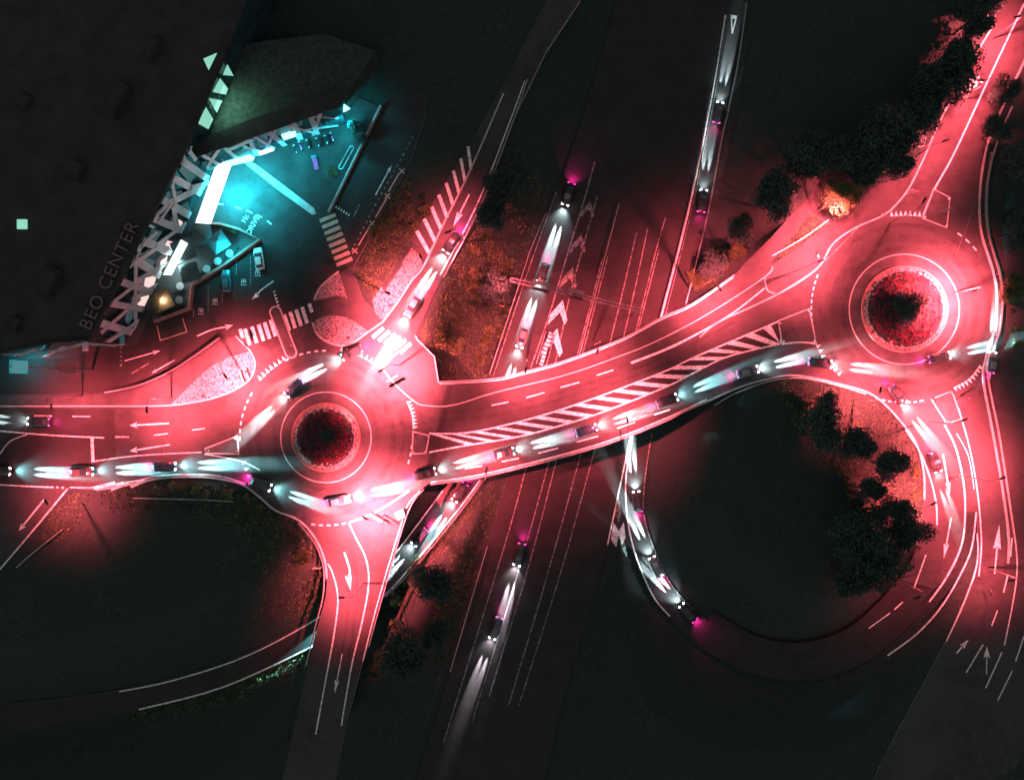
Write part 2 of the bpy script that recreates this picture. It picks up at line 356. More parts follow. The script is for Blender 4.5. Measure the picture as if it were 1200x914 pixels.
kerb([(1186,125),(1168,168),(1157,217),(1158,268),(1171,316),(1174,345),(1172,384),(1161,420),(1158,445),(1170,506),(1181,576),(1189,630)], .3)
for tri in ([(240,526),(278,511),(280,532),(242,531)], [(484,505.5),(503,510.5),(499,531),(483,532)], [(912,376),(948,362),(956,401),(916,402)], [(1091,468),(1115,458),(1126.5,491),(1109,496)], [(1094,222),(1081,256),(1109,267),(1113,232)]):
    kerb(tri, .3, .13, n=0, closed=True)
    raised('splitter_island', [(sum(t[0] for t in tri)/4*.06+a*.94, sum(t[1] for t in tri)/4*.06+b*.94) for a, b in tri], 0, .12, M['pave'])
# stadium-shaped refuge between the crossings
ref = arc(323, 366, 6.5, 170, 350, 10)+arc(341, 413, 6.5, -10, 170, 10)
kerb(ref, .3, .14, n=0, closed=True); raised('splitter_island', arc(323, 366, 5.5, 170, 350, 10)+arc(341, 413, 5.5, -10, 170, 10), 0, .12, M['pave'])
struct(kb.build('kerb', M['kerb']))

# roundabout centres
for (cx, cy), ra, rp in ((C1, 53, 39.5), (C2, 64.5, 50)):
    c = P(cx, cy); mb = MB(); mb.strip([P(a, b, 0) for a, b in arc(cx, cy, ra, n=72)], .22, h=.05, closed=True)
    struct(mb.build('kerb', M['kerb']))
    mb = MB(); mb.prism([Q(a, b) for a, b in arc(cx, cy, ra-.8, n=72)], 0, .055); struct(mb.build('truck_apron', M['pave']))
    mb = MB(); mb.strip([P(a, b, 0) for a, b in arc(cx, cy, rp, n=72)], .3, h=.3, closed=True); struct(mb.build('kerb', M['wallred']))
    mb = MB(); n = 40; rings = [(rp-1, .2), (rp-6, .45), (rp*.72, .7), (rp*.4, 1.1), (rp*.12, 1.3)]; vs = []
    for r_, z_ in rings: vs += [(Q(a, b).x, Q(a, b).y, z_) for a, b in arc(cx, cy, r_, n=n)]
    fs = [(k*n+i, k*n+(i+1) % n, (k+1)*n+(i+1) % n, (k+1)*n+i) for k in range(4) for i in range(n)]+[tuple(range(4*n, 5*n))]
    mb.add(vs, [f[::-1] for f in fs], 0)
    for i, f in enumerate(mb.f): mb.m[i] = 0 if i < n else 1
    struct(mb.build('roundabout_mound', [M['gravel'], M['grass']]))

# ------------------------------------------------------------------ painted markings
pm = MB(); _k = [0]
def lz(): _k[0] = (_k[0]+1) % 7; return .017+.0012*_k[0]
def line(pts, w=.28, z=0, n=5, mi=0, mb=None):
    q = spl([P(a, b, z) for a, b in pts], n) if n else [P(a, b, z) for a, b in pts]; h = lz()
    (mb or pm).strip([v+Vector((0, 0, h)) for v in q], w, mi=mi)
def resample(q, step):
    out = [q[0]]; acc = 0
    for a, b in zip(q[:-1], q[1:]):
        L = (b-a).length; 
        while acc+L >= step and L > 1e-9:
            t = (step-acc)/L; a = a.lerp(b, t); out.append(a); L = (b-a).length; acc = 0
        acc += L
    return out
def dashes(pts, on, off, w=.25, z=0, mi=0, n=6):
    q = spl([P(a, b, z) for a, b in pts], n) if n else [P(a, b, z) for a, b in pts]; q = resample(q, .25); h = lz(); k1 = max(1, int(on/.25)); k2 = int((on+off)/.25)
    for i in range(0, len(q)-k1, k2): pm.strip([v+Vector((0, 0, h)) for v in q[i:i+k1+1]], w, mi=mi)
def poly(pts, z=0, mi=0):
    h = lz(); q = [P(a, b, z)+Vector((0, 0, h)) for a, b in pts]
    ar = sum(q[i].x*q[(i+1) % len(q)].y-q[(i+1) % len(q)].x*q[i].y for i in range(len(q)))
    pm.add(q if ar > 0 else q[::-1], [tuple(range(len(q)))], mi)
def teeth(pts, n, size, flip=1):
    q = spl([P(a, b) for a, b in pts], 8); L = resample(q, sum((b-a).length for a, b in zip(q[:-1], q[1:]))/n*.995)
    for a, b in zip(L[:-1], L[1:]):
        d = (b-a).normalized(); nn = Vector((-d.y, d.x, 0))*flip; h = Vector((0, 0, lz()))
        t = [a+h+d*size*.15, a+h+d*size*.95, a+h+d*size*.55+nn*size*1.15]
        if flip < 0: t = t[::-1]
        pm.add(t, [(0, 1, 2)])
def arrow(p0, p1, w=.28, hl=9, hw=3.4, z=0, mid=None):
    a, b = Vector(p0), Vector(p1); d = (b-a).normalized(); n = Vector((-d.y, d.x)); c = b-d*hl
    line([tuple(a)]+([mid] if mid else [])+[tuple(c+d*1)], w, z, 4 if mid else 0)
    poly([tuple(b), tuple(c+n*hw), tuple(c+d*2.2)], z); poly([tuple(b), tuple(c+d*2.2), tuple(c-n*hw)], z)
# edge and lane lines, upper level
line([(0,568),(60,571)], .22); line([(82,571),(113,571),(145,565)], .22)
dashes([(0,568),(40,570),(80,571.5)], .55, .5, .3)
line([(79,573),(40,620),(0,667)], .3); arrow((52,585), (22,622), .3); 
dashes([(40,487),(90,488),(140,488)], 3.6, 3.9, .22); line([(0,505),(60,510),(122,513)], .25, mi=0); line([(0,532),(12,517),(32,509)], .2); line([(108,513),(109,541)], .6, n=0)
line([(107,541),(150,535),(190,532),(236,530)], .2)
line([(135,512),(151,512)], .22, n=0); line([(180,510),(197,508)], .22, n=0); line([(225,504),(240,502)], .22, n=0)
arrow((198,496), (152,498.5)); arrow((199,521), (152,528.5))
for a, b in (((110,572),(135,566)),((130,573),(150,566)),((153,570),(170,563))): line([a, b], .7, n=0)
line([(113,572),(156,564),(191,557),(239,556),(267,560),(288,567)], .22)
line([(240,532),(281,540),(305,551)], .2)
# roundabout dashed circle + yield teeth
def cdash(c, r, a0, a1, on=.9, off=.6, w=.3):
    dashes(arc(c[0], c[1], r, a0, a1, 60), on, off, w, n=0)
cdash(C1, 101, 178, 216); cdash(C1, 101.5, 242, 272); cdash(C1, 103, 72, 104, .8, .7)
teeth([(304,447),(318,434),(333,423),(346,414)], 9, .95, 1); teeth([(397,412),(412,415),(428,421),(446,433)], 9, .9, 1)
teeth([(476,470),(482,485),(484,502)], 8, .85, 1); teeth([(283,540),(290,558),(293,572)], 4, .8)
cdash(C1, 101, 5, 18)
cdash(C2, 109, 168, 205, .9, .55); teeth([(1042,254),(1062,253),(1080,254)], 7, .9, 1); cdash(C2, 109, 305, 325, 1, 1)
teeth([(1116,455),(1135,444),(1148,428)], 9, .95, -1); teeth([(956,404),(962,416),(965,428),(975,432),(985,442)], 8, .8)
cdash(C2, 109, 78, 110, .8, .5)
# crossings
def bars(cs, d, L, w, name, m):
    global pm; old = pm; pm = MB(); dv = Vector(d).normalized()
    for (x, y) in cs: line([(x-dv.x*L/2, y-dv.y*L/2), (x+dv.x*L/2, y+dv.y*L/2)], w, n=0)
    o = struct(pm.build(name, m)); pm = old; return o
bars([(290,395),(298,392.5),(306,390),(313,387.5),(320,384.5)], (6,19), 20, .72, 'zebra_crossing', M['paint'])
bars([(283,391),(364,361)], (6,19), 11, .68, 'zebra_crossing', M['paint'])
bars([(336,378),(343,375),(350,372.5),(357,369.5)], (6,19), 20, .72, 'zebra_crossing', M['paint'])
bars([(384+19.5*i/7, 255.5+51.5*i/7) for i in range(8)], (19,-8), 20, .75, 'zebra_crossing', M['paint_orange'])
bars([(443,390),(450,394),(457,397.5),(463,401),(469,404),(475,408)], (14,-12), 17, .75, 'zebra_crossing', M['paint'])
# hatched median of the bridge
ht = s2([(503,508),(548,507),(601,496),(651,482),(706.5,463),(779.5,435),(815.5,418),(914,376)], 8)
hb = s2([(503,530),(540,523),(606,512),(656,499),(706,483),(779,454),(815,436),(853,418),(914,403)], 8)
line(ht, .3, n=0); line(hb, .3, n=0)
def xint(pl, x):
    for a, b in zip(pl[:-1], pl[1:]):
        if a[0] <= x <= b[0]: return a[1]+(b[1]-a[1])*(x-a[0])/(b[0]-a[0]+1e-9)
    return None
x = 506.0
while x < 895:
    y0 = xint(ht, x); L = 40-18*max(0, (x-520)/390)*.6; y1 = xint(hb, min(x+L, 913))
    if y0 and y1: poly([(x, y0+1), (x+9, (xint(ht, x+9) or y0)+1), (min(x+L+9, 914), (xint(hb, min(x+L+9, 913)) or y1)-1), (min(x+L, 914), y1-1)])
    x += 24.5-3.5*(x-506)/400
line([(916,377),(916,402)], .6, n=0); line([(916,403),(938,401),(957,403)], .35)
# lanes on the bridge
for a, b in (((576,475),(596,471)),((617,466),(638,460)),((657,454),(679,448)),((699,440),(719,433.5)),((588,541),(608,537)),((631,531),(654,525)),((676,518),(701,511)),((723,502),(744,495)),((767,486),(785,480)),((545,549),(565,546))): line([a, b], .22, n=0)
line([(739,425),(780,409),(823,388),(860,366),(896,338)], .24); line([(740,426),(790,406),(841,378)], .22)
line([(905,300),(940,280),(971,258)], .2); line([(911,345),(960,312),(1010,262)], .15, mi=1)
line([(515,450),(581,446),(613,438.5),(656,427),(717,404.5),(749,389),(776,374),(812,358),(859.5,325)], .2)
line([(505,565),(563,556),(656,533.5),(722,513.5),(779.5,490.5),(828,468)], .25)
line([(862,461),(901,447),(940,443),(983,452),(1015,462)], .2)
# south road
line([(384,660),(390,672),(396,700),(392,740),(381,800),(370,860)], .28); line([(409,613),(417,630),(429,655),(432,685),(424,730),(412,780),(400,850)], .28)
line([(410,612),(440,600),(480,575)], .3); arrow((403.5,647), (411,692), .4, 18, 4, mid=(410,668)); arrow((401,766), (392,812), .22, 16, 2.6)
line([(492,575),(478,592),(470,615),(456,660),(441,712),(425,775)], .22)
# north road
line([(497,311),(520,262),(551,200),(590,110)], .3); line([(516,322),(559,240),(597,144),(615,95)], .22)
arrow((550,228), (531,266), .3, 18, 3.6)
for i in range(8):
    t = i/7; a = Vector((489, 271)).lerp(Vector((549, 172)), t); b = Vector((504, 297)).lerp(Vector((553, 199)), t)
    a2 = a+Vector((-.5, 0)); line([tuple(a2), tuple(b-Vector((1, 0)))], .75-.2*t, n=0, mi=0)
line([(446,433),(458,420),(472,409)], .2); line([(430,436),(470,408)], .01)
# service lane
dashes([(412,295),(440,240),(468,190),(485,158)], .7, .55, .25, mi=1); 
for a, b in (((420,288),(433,266)),((440,255),(453,233)),((455,225),(468,203))): line([a, b], .25, n=0, mi=2)
for x_, y_ in ((416,294),(436,262),(454,230),(471,201)):
    line([(x_-3,y_-3),(x_+3,y_+3)], .22, n=0, mi=2); line([(x_-3,y_+3),(x_+3,y_-3)], .22, n=0, mi=2)
arrow((440,229), (459,194), .22, 9, 2.2); line([(414,255),(421,240)], .25, n=0, mi=1); teeth([(392,243),(402,249),(410,254)], 6, .5)
# car park
arrow((231,394), (273,381), .24, 9, 3, mid=(250,386)); arrow((320.5,329.5), (295,351), .24, 10, 3, mid=(306,340))
arrow((146,423), (188,411), .2, 9, 2.6); arrow((205,422), (178,437), .2, 6, 2); line([(154,438),(174,426)], .2, n=0, mi=1)
for xx, y0, y1 in ((227,358,375),(244,335,366),(260.5,343,357),(277,305,322),(293.5,300,334)): line([(xx,y0),(xx,y1)], .12, n=0, mi=1)
line([(188,399),(219,389)], .15, n=0, mi=2); line([(219,389),(214,373)], .15, n=0, mi=2); line([(188,399),(184,382)], .15, n=0, mi=2)
for mx_, my_ in ((235.5,364),(252,352.5),(285.5,330),(302,319)):
    for k in (-1.3, 1.3): line([(mx_+k-1.2,my_+2),(mx_+k-.8,my_-1.6),(mx_+k,my_-2.6),(mx_+k+.8,my_-1.6),(mx_+k+1.2,my_+2)], .11, n=2, mi=0)
    line([(mx_-3.4,my_+4),(mx_+3.4,my_+4)], .12, n=0)
for i in range(5): poly([(140,409+5*i),(143.5,409+5*i),(141.8,405.8+5*i)], mi=1)
for i in range(5): poly([(319.5+1.2*i,341+4*i),(323+1.2*i,341+4*i),(321.2+1.2*i,344.5+4*i)], mi=0)
line([(251,239),(262,239.5)], .22, n=0)
for a, b in (((276,243),(283,245)),((289,247),(296,250)),((301,252),(307,255)),((313,259),(318,263))): line([a, b], .24, n=0)
# right side roads
line([(1147,229),(1120,300)], .01); line([(1200,5),(1160,90),(1130,155),(1113,190),(1095,222),(1082,252)], .32)
line([(1085,650),(1078,670),(1071,689)], .26); line([(1058,705),(1048,714)], .22); line([(1043,718),(1018,736)], .2)
line([(1107,498),(1120,525),(1129,565),(1131,600),(1127,638),(1110,675),(1089,705)], .35); 
line([(1123,478),(1135,520),(1143,560),(1148,600),(1150,640),(1147,675)], .28)
line([(1144,600),(1139,640),(1128,668),(1105,708),(1076,741),(1040,768)], .3)
line([(1061,503),(1078,530),(1090,560),(1097,590),(1098,615)], .3)
arrow((1121,508), (1142,575), .2, 3, .5, mid=(1135,535)); arrow((1105,532),(1113,579), .3, 14, 3)
arrow((1114.5,607), (1106,654), .26, 17, 3); arrow((1165.5,672), (1171,615), .3, 28, 4.5)
arrow((1121,765), (1135,749), .3, 12, 3.5); arrow((1156,790), (1156.5,757), .2, 14, 4)
for a, b in (((1186,630),(1184,652)),((1181,673),(1176,694)),((1169,715),(1162,733)),((1152,755),(1132,788)),((1174,764),(1155,806))): line([a, b], .25, n=0)
line([(1145,625),(1145,660),(1130,705),(1109,751)], .26); line([(1189,626),(1192,663),(1188,700),(1177,756)], .25)
line([(1200,745),(1190,775)], .25, n=0); line([(1186,786),(1169,821)], .22, n=0)
struct(pm.build('road_marking', [M['paint'], M['paint_worn_dim'], M['paint_orange']]))
pm = MB()
for c_, rs in ((C1, ((61, 5), (79, 7), (91, 5))), (C2, ((72, 5), (84, 8), (99, 5)))):
    for r_, w_ in rs: _h = Vector((0,0,.0145)); pm.strip([P(a, b)+_h for a, b in arc(c_[0], c_[1], r_, n=80)], w_/S, closed=True)
for dy in (-4, 4): pm.strip([v+Vector((0,0,.0135)) for v in spl([P(a, b+dy) for a, b in [(0,553),(130,551),(200,546),(262,551)]], 6)], .6); pm.strip([v+Vector((0,0,.0135)) for v in spl([P(a, b+dy) for a, b in [(500,556),(620,523),(740,486),(800,462),(860,440),(930,427)]], 6)], .6)
for off in (0, 9): pm.strip([v+Vector((0,0,.0135)) for v in spl([P(a, b+off) for a, b in [(510,484),(600,474),(700,446),(780,418),(860,378)]], 6)], .6); pm.strip([v+Vector((0,0,.0135)) for v in spl([P(a+off, b) for a, b in [(401,640),(409,680),(405,740),(392,800)]], 6)], .5)
tm = mat('tyre_track', (.012,)*3, .7); _b = tm.node_tree.nodes['Principled BSDF']; _n = tm.node_tree.nodes.new('ShaderNodeTexNoise'); _n.inputs['Scale'].default_value = .35; _n.inputs['Detail'].default_value = 6
_t = tm.node_tree.nodes.new('ShaderNodeTexCoord'); tm.node_tree.links.new(_t.outputs['Object'], _n.inputs['Vector']); _r = tm.node_tree.nodes.new('ShaderNodeMapRange'); _r.inputs[1].default_value = .35; _r.inputs[2].default_value = .7; _r.inputs[4].default_value = .26
tm.node_tree.links.new(_n.outputs['Fac'], _r.inputs[0]); tm.node_tree.links.new(_r.outputs[0], _b.inputs['Alpha'])
struct(pm.build('tyre_track', tm))
pm = MB()
for a in ([(515,449),(515,530)], [(823,375),(813,420),(805,452)], [(136,478),(136,570)], [(190,477),(190,555)], [(240,470),(241,503)], [(1083,589),(1131,602)], [(1148,592),(1186,580)], [(1104,143),(1160,165)], [(497,311),(518,326)],
          [(388,614),(384,566)], [(381,412),(381,458)], [(436,512),(480,512)], [(279,515),(329,513)], [(950,362),(995,362)], [(1059,427),(1062,470)], [(300,262),(258,300),(240,330)], [(330,330),(402,268)], [(640,434),(646,456)], [(372,332),(330,300)]):
    line(a, .07, n=0)
struct(pm.build('asphalt_seam', M['black']))
# lower level lines
pm = MB()
def ll(pts, w=.25, mi=0): line(pts, w, ZL, 5, mi)
ll([(520,869),(591,640),(620,535),(651,424),(668,346),(700,230)], .25, 1); ll([(553,846),(616,640),(677,415),(706,303)], .22, 1); ll([(573,816),(626,640),(682,418),(713,298)], .22, 1)
ll([(596,826),(651,640),(715,401),(746,273)], .25, 1); ll([(608,826),(666,640),(731,394),(759,268)], .22, 1); ll([(745,389),(769,293),(780,255)], .22, 1); ll([(748,387),(772,293)], .2, 1)
ll([(622,431),(643,371),(668,288),(683,240),(697,190)], .28, 1); ll([(578,441),(617,323),(652,225)], .18, 1)
ll([(775,372),(808,243),(835,110),(850,18)], .28, 0); ll([(779,372),(811,243),(838,110),(852,18)], .12, 1); ll([(740,507),(712,638)], .28, 0); ll([(742,507),(733,569),(740,633),(763,694),(785,722)], .28, 0)
ll([(803,357),(829,250),(846,160),(864,75),(873,5)], .15, 1); ll([(764,507),(755,569),(757,615),(783,679),(814,716)], .2, 1)
ll([(519,575),(465,646),(432,681),(376,722),(290,768),(203,797),(140,810)], .26, 0); ll([(563,562),(537,597),(485,660),(450,698),(409,731),(364,758),(261,805),(163,831)], .3, 0)
for x_, y_, s_ in ((689,245,.8),(678,285,.9),(667,325,1),(655,365,1.1),(648,400,1.25)):     # gore chevrons
    poly([(x_+4*s_,y_-12*s_),(x_+9*s_,y_+10*s_),(x_+6*s_,y_+18*s_-4),(x_+1*s_,y_+1*s_)], ZL, 0 if s_ > 1 else 1); poly([(x_+4*s_,y_-12*s_),(x_+1*s_,y_+1*s_),(x_-12*s_,y_+14*s_),(x_-9*s_,y_+3*s_)], ZL, 0 if s_ > 1 else 1)
poly([(724,580),(728,600),(725,612),(720,600)], ZL, 1); poly([(719,612),(725,622),(731,612),(733,630),(725,645),(716,632)], ZL, 0)
poly([(856,18),(864,19),(863,22.5),(857,22.5)], ZL); line([(857,20),(858,40)], .25, ZL, 0); line([(863,20),(858,40)], .25, ZL, 0)
struct(pm.build('road_marking', [M['paint'], M['paint_worn_dim']]))

# text helper
def text_mesh(body, size, depth=0.0, font_scale=1.0, spacing=1.0):
    cu = bpy.data.curves.new('t', 'FONT'); cu.body = body; cu.size = size; cu.extrude = depth; cu.space_character = spacing; cu.align_x = 'CENTER'; cu.align_y = 'CENTER'
    ob = bpy.data.objects.new('t', cu); COL.objects.link(ob); bpy.context.view_layer.update()
    me = bpy.data.meshes.new_from_object(ob.evaluated_get(bpy.context.evaluated_depsgraph_get())); bpy.data.objects.remove(ob); return me
for body, px_, size in (('Mc', (287.5,256.5), 1.3), ('DRIVE', (296.5,264), 1.5)):
    me = text_mesh(body, size); me.materials.append(M['paint']); o = bpy.data.objects.new('lane_lettering', me); link(o); o.location = P(*px_)+Vector((0, 0, .03)); o.rotation_euler = (0, 0, R(62)); struct(o)

# ------------------------------------------------------------------ overpass, parapets, guardrails
ov = empty('road_overpass', P(650, 470, ZL)); tag(ov, 'curved red lit road bridge over the motorway between the two roundabouts', 'bridge')
def at_parent(o, par): o.parent = par; o.matrix_parent_inverse = Matrix.Translation(-par.location); return o
mb = MB(); mb.strip([v-Vector((0, 0, .0)) for v in spl([P(a, b, 0) for a, b in north_edge[:9]], 5)], .35, h=.62); at_parent(mb.build('parapet', M['concrete']), ov)
mb = MB(); mb.strip(spl([P(a, b, 0) for a, b in south_edge[1:8]], 5), .35, h=.62); at_parent(mb.build('parapet', M['concrete']), ov)
deck = [(a, b) for a, b in s2(north_edge[:9])]+[(a, b) for a, b in s2(south_edge[1:9])[::-1]]
mb = MB(); mb.prism([Q(a, b)*1.0 for a, b in [(530,455),(656,432),(749,395),(812,364),(859,335),(850,452),(779,486),(722,509),(656,529),(563,551),(520,558)]], -2.0, -1.31); at_parent(mb.build('deck_beam', M['concrete']), ov)
for px_, py_ in ((575,500),(645,490),(700,465),(766,445),(795,430)):
    for d in (-1, 1):
        c = P(px_+d*3, py_+d*18, ZL); mb = MB(); mb.tube((c.x, c.y, ZL-.4), (c.x, c.y, -1.32), .5, n=12); at_parent(mb.build('pier', M['concrete']), ov)
def guardrail(pts, z, label, group=None, h=.75, post=6.0, cls='guardrail', m='steel'):
    q = spl([P(a, b, z) for a, b in pts], 5); o = empty(cls, q[0]); tag(o, label, 'guardrail', group)
    mb = MB(); mb.strip([v+Vector((0, 0, h-.3)) for v in q], .16, h=.3); at_parent(mb.build('rail', M[m]), o)
    base = None
    for v in resample(q, post)[:95]:
        g = min(v.z, gz(v.x, v.y) if z == 0 else v.z)
        if base is None: mb = MB(); mb.box((0, 0, 0), (.12, .12, h+.5)); base = mb.build('post', M['post']); p = base
        else: p = base.copy(); COL.objects.link(p)
        p.location = v-q[0]+Vector((0, 0, h/2-.35)); p.parent = o
    return o
guardrail([(571,640),(550,710),(528,785)], ZL, 'dull red guardrail left of the motorway lanes south of the bridge')
guardrail([(803,357),(829,250),(846,160),(853,130),(864,75),(874,5)], ZL, 'long grey guardrail along the right side of the northbound slip road')
guardrail([(832,110),(806,243),(773,372)], ZL, 'guardrail between the motorway and the slip road in the upper right')
guardrail([(574,438),(612,323),(622,293),(640,250)], ZL, 'guardrail under the bushes at the left edge of the exit lane')
guardrail([(679,416),(709,300),(725,240)], ZL, 'central motorway guardrail between the two carriageways north of the bridge')
guardrail([(566,562),(541,597),(489,661),(453,698)], ZL, 'pale guardrail on the outer bend of the sunken ramp beside the left roundabout')
guardrail([(520,326),(563,243),(601,145),(618,95)], 0, 'red lit guardrail on the right side of the road coming down from the top')
guardrail([(497,573),(484,588),(475,610),(461,656),(446,708.5),(433,756)], 0, 'bright guardrail on the right edge of the road leaving the left roundabout southwards')
guardrail([(351,612),(369,634),(379,658),(381,678),(379,701),(371,731),(360,778)], 0, 'double guardrail on the inner bend left of the southern road')
guardrail([(1160,180),(1153,225),(1154,268),(1167,316),(1172,345),(1170,384),(1160,415),(1157,445)], 0, 'curved guardrail right of the right roundabout', h=.8)
guardrail([(836,475),(866,458),(901,447),(925,443)], 0, 'short guardrail at the edge of the dark hollow below the right end of the bridge')
guardrail([(259,397),(235,414),(201,436),(164,452),(126,460)], .0, 'pale railing between the footpath and the dark car park lane', h=1.0, post=3)
guardrail([(75,620),(40,648),(22,664)], 0, 'thin rail beside the lower left slip road')
guardrail([(158,583),(200,584),(235,585),(275,587)], -.3, 'low wall-like rail below the shrub bank in the lower left')

# ------------------------------------------------------------------ street lamps
def make_lamp():
    t = empty('street_lamp', (0, 0, 0))
    mb = MB(); mb.tube((0, 0, -.5), (0, 0, 8.8), .11, .06, 8); mb.build('pole', M['post'], t)
    mb = MB(); mb.tube((0, 0, 8.8), (1.5, 0, 9.1), .05, .045, 6); mb.build('arm', M['post'], t)
    mb = MB(); mb.box((2.0, 0, 9.12), (1.15, .36, .14)); mb.box((2.0, 0, 9.22), (.7, .2, .08)); h = mb.build('lamp_head', M['black'], t)
    mb = MB(); mb.box((2.0, 0, 9.035), (.8, .26, .03)); mb.build('lens', M['lamp_red'], h)
    return t
LP = make_lamp(); first = [True]
def lamp(px, py, aim, label, power=1.0, color=RED, cone=132, blend=.7, z0=0):
    head = P(px, py, 9.1+z0); rz = R(aim); base = Vector((head.x-2*math.cos(rz), head.y-2*math.sin(rz), z0))
    o = LP if first[0] else copy_tree(LP); first[0] = False
    o.location = base; o.rotation_euler = (0, 0, rz); tag(o, label, 'street lamp', 'street lamps over the lit roads')
    l = bpy.data.lights.new('lamp_light', 'SPOT'); l.energy = P_ROAD*power; l.color = color; l.spot_size = R(cone); l.spot_blend = blend; l.shadow_soft_size = .18
    lo = bpy.data.objects.new('lamp_light', l); COL.objects.link(lo); lo.parent = o; lo.location = (2.0, 0, 8.95)
    return o
lamp(264, 441, 300, 'street lamp on the pale gravel bed left of the left roundabout', .9)
lamp(447, 434, 215, 'street lamp at the upper right rim of the left roundabout', 1.9)
lamp(428, 607, 150, 'street lamp at the foot of the left roundabout beside the southern road', 2.4)
lamp(454, 343, 330, 'street lamp on the gravel strip beside the northern road', .6)
lamp(616, 434, 260, 'street lamp on the bridge rail above the motorway exit lane', .6)
lamp(843, 338, 300, 'street lamp on the upper rail at the right end of the bridge', .7)
lamp(962, 306, 20, 'street lamp on the kerb left of the right roundabout', .55)
lamp(984, 247, 290, 'street lamp shining beside the orange lit tree', .55)
lamp(1032, 457, 80, 'street lamp below the right roundabout by its lower left exit', .6)
lamp(1142, 340, 200, 'street lamp over the bright patch on the right roundabout', 1.6)
lamp(1083, 235, 60, 'street lamp on the island above the right roundabout', .14)
lamp(1130, 492, 20, 'street lamp on the island below the right roundabout', .85)
lamp(1094, 590, 30, 'street lamp over the curved road in the lower right', .5)
lamp(1175, 560, 20, 'street lamp over the outer road near the right edge', .5)
lamp(1150, 95, 190, 'street lamp over the road climbing to the top right corner', .5)
lamp(735, 492, 95, 'added street lamp on the lower rail at the middle of the bridge', .42)  # this and the next two are added to even out light along the bridge
lamp(570, 551, 80, 'added street lamp on the lower rail at the left end of the bridge', .35)
lamp(700, 412, 250, 'added street lamp on the upper rail at the middle of the bridge', .35)
lamp(1192, 20, 200, 'added street lamp near the frame edge over the top right road', .5)  # this and the next are added to carry red light up the road
lamp(1108, 165, 20, 'added street lamp over the road just above the right roundabout', .28)
lamp(1185, 680, 180, 'added street lamp over the fanning lanes in the lower right corner', .22)  # this and the next are added to redden the lower right lanes
lamp(1075, 700, 200, 'added street lamp at the bottom of the curved road', .05)
lamp(60, 477, 270, 'street lamp over the far left end of the western road', .2)
lamp(172, 480, 270, 'street lamp over the western road between footpath and lanes', .55)
lamp(54, 588, 120, 'street lamp beside the arrow on the lower left slip road', .28)
lamp(400, 700, 180, 'street lamp over the southern road', .5)
lamp(525, 272, 190, 'street lamp beside the hatched area of the northern road', .2)
lamp(588, 330, 350, 'street lamp on the bushy slope left of the motorway exit lane', .12, z0=-3)

# ------------------------------------------------------------------ vehicles
def loft(mb, secs, mi=0):                 # secs: list of rings with equal length, closed across Y
    n = len(secs[0]); vs = [v for s_ in secs for v in s_]
    fs = [(k*n+i, (k+1)*n+i, (k+1)*n+(i+1) % n, k*n+(i+1) % n) for k in range(len(secs)-1) for i in range(n)]
    fs += [tuple(range(n)), tuple(range(len(vs)-1, len(vs)-n-1, -1))]
    mb.add(vs, fs, mi)
def make_car(kind='car'):
    t = empty('car', (0, 0, 0)); mb = MB()
    def ring(x, w, z0, z1, r=.12): return [(x, -w+r, z0), (x, w-r, z0), (x, w, z0+r), (x, w, z1-r*1.3), (x, w-r*1.2, z1), (x, -w+r*1.2, z1), (x, -w, z1-r*1.3), (x, -w, z0+r)]
    loft(mb, [ring(-2.15, .66, .35, .78), ring(-2.05, .80, .25, .92), ring(-1.5, .87, .22, .98), ring(0, .89, .2, .96), ring(1.1, .88, .22, .92), ring(1.75, .82, .24, .80), ring(2.05, .72, .28, .70), ring(2.16, .6, .34, .62)])
    body = mb.build('body', CP[0], t, smooth=True)
    b = MB()
    def cr(x, w, z): return [(x, -w-.03, .93), (x, w+.03, .93), (x, w, z-.1), (x, w-.12, z), (x, -w+.12, z), (x, -w, z-.1)]
    loft(b, [cr(-1.85, .66, 1.0), cr(-1.35, .66, 1.36), cr(-.5, .67, 1.47), cr(.2, .66, 1.44), cr(1.05, .68, .98)]); gl = b.build('windows', M['glass'], t, smooth=False)
    b = MB(); loft(b, [[(x, -w, z), (x, w, z), (x, w-.05, z+.04), (x, -w+.05, z+.04)] for x, w, z in ((-1.3, .54, 1.37), (-.5, .57, 1.475), (.18, .55, 1.445))]); b.build('roof', CP[0], t)
    for sx in (-1.32, 1.34):
        for sy in (-1, 1):
            b = MB(); b.tube((sx, sy*.72, .32), (sx, sy*.9, .32), .32, n=14); w = b.build('wheel', M['rubber'], t)
            b = MB(); b.tube((sx, sy*.89, .32), (sx, sy*.915, .32), .19, n=8); b.build('rim', M['steel'], w)
    for sy in (-1, 1):
        b = MB(); b.box((2.06, sy*.56, .64), (.2, .3, .12)); b.build('headlight', M['head'], t)
        b = MB(); b.box((-2.08, sy*.6, .8), (.12, .26, .14)); b.build('taillight', M['tail'], t)
    for sy in (-1, 1):
        b = MB(); b.box((.75, sy*1.0, .98), (.14, .2, .12)); b.build('mirror', M['black'], t)
    return t
CAR = make_car(); used = [False]
HEAD = (.72, .95, 1)
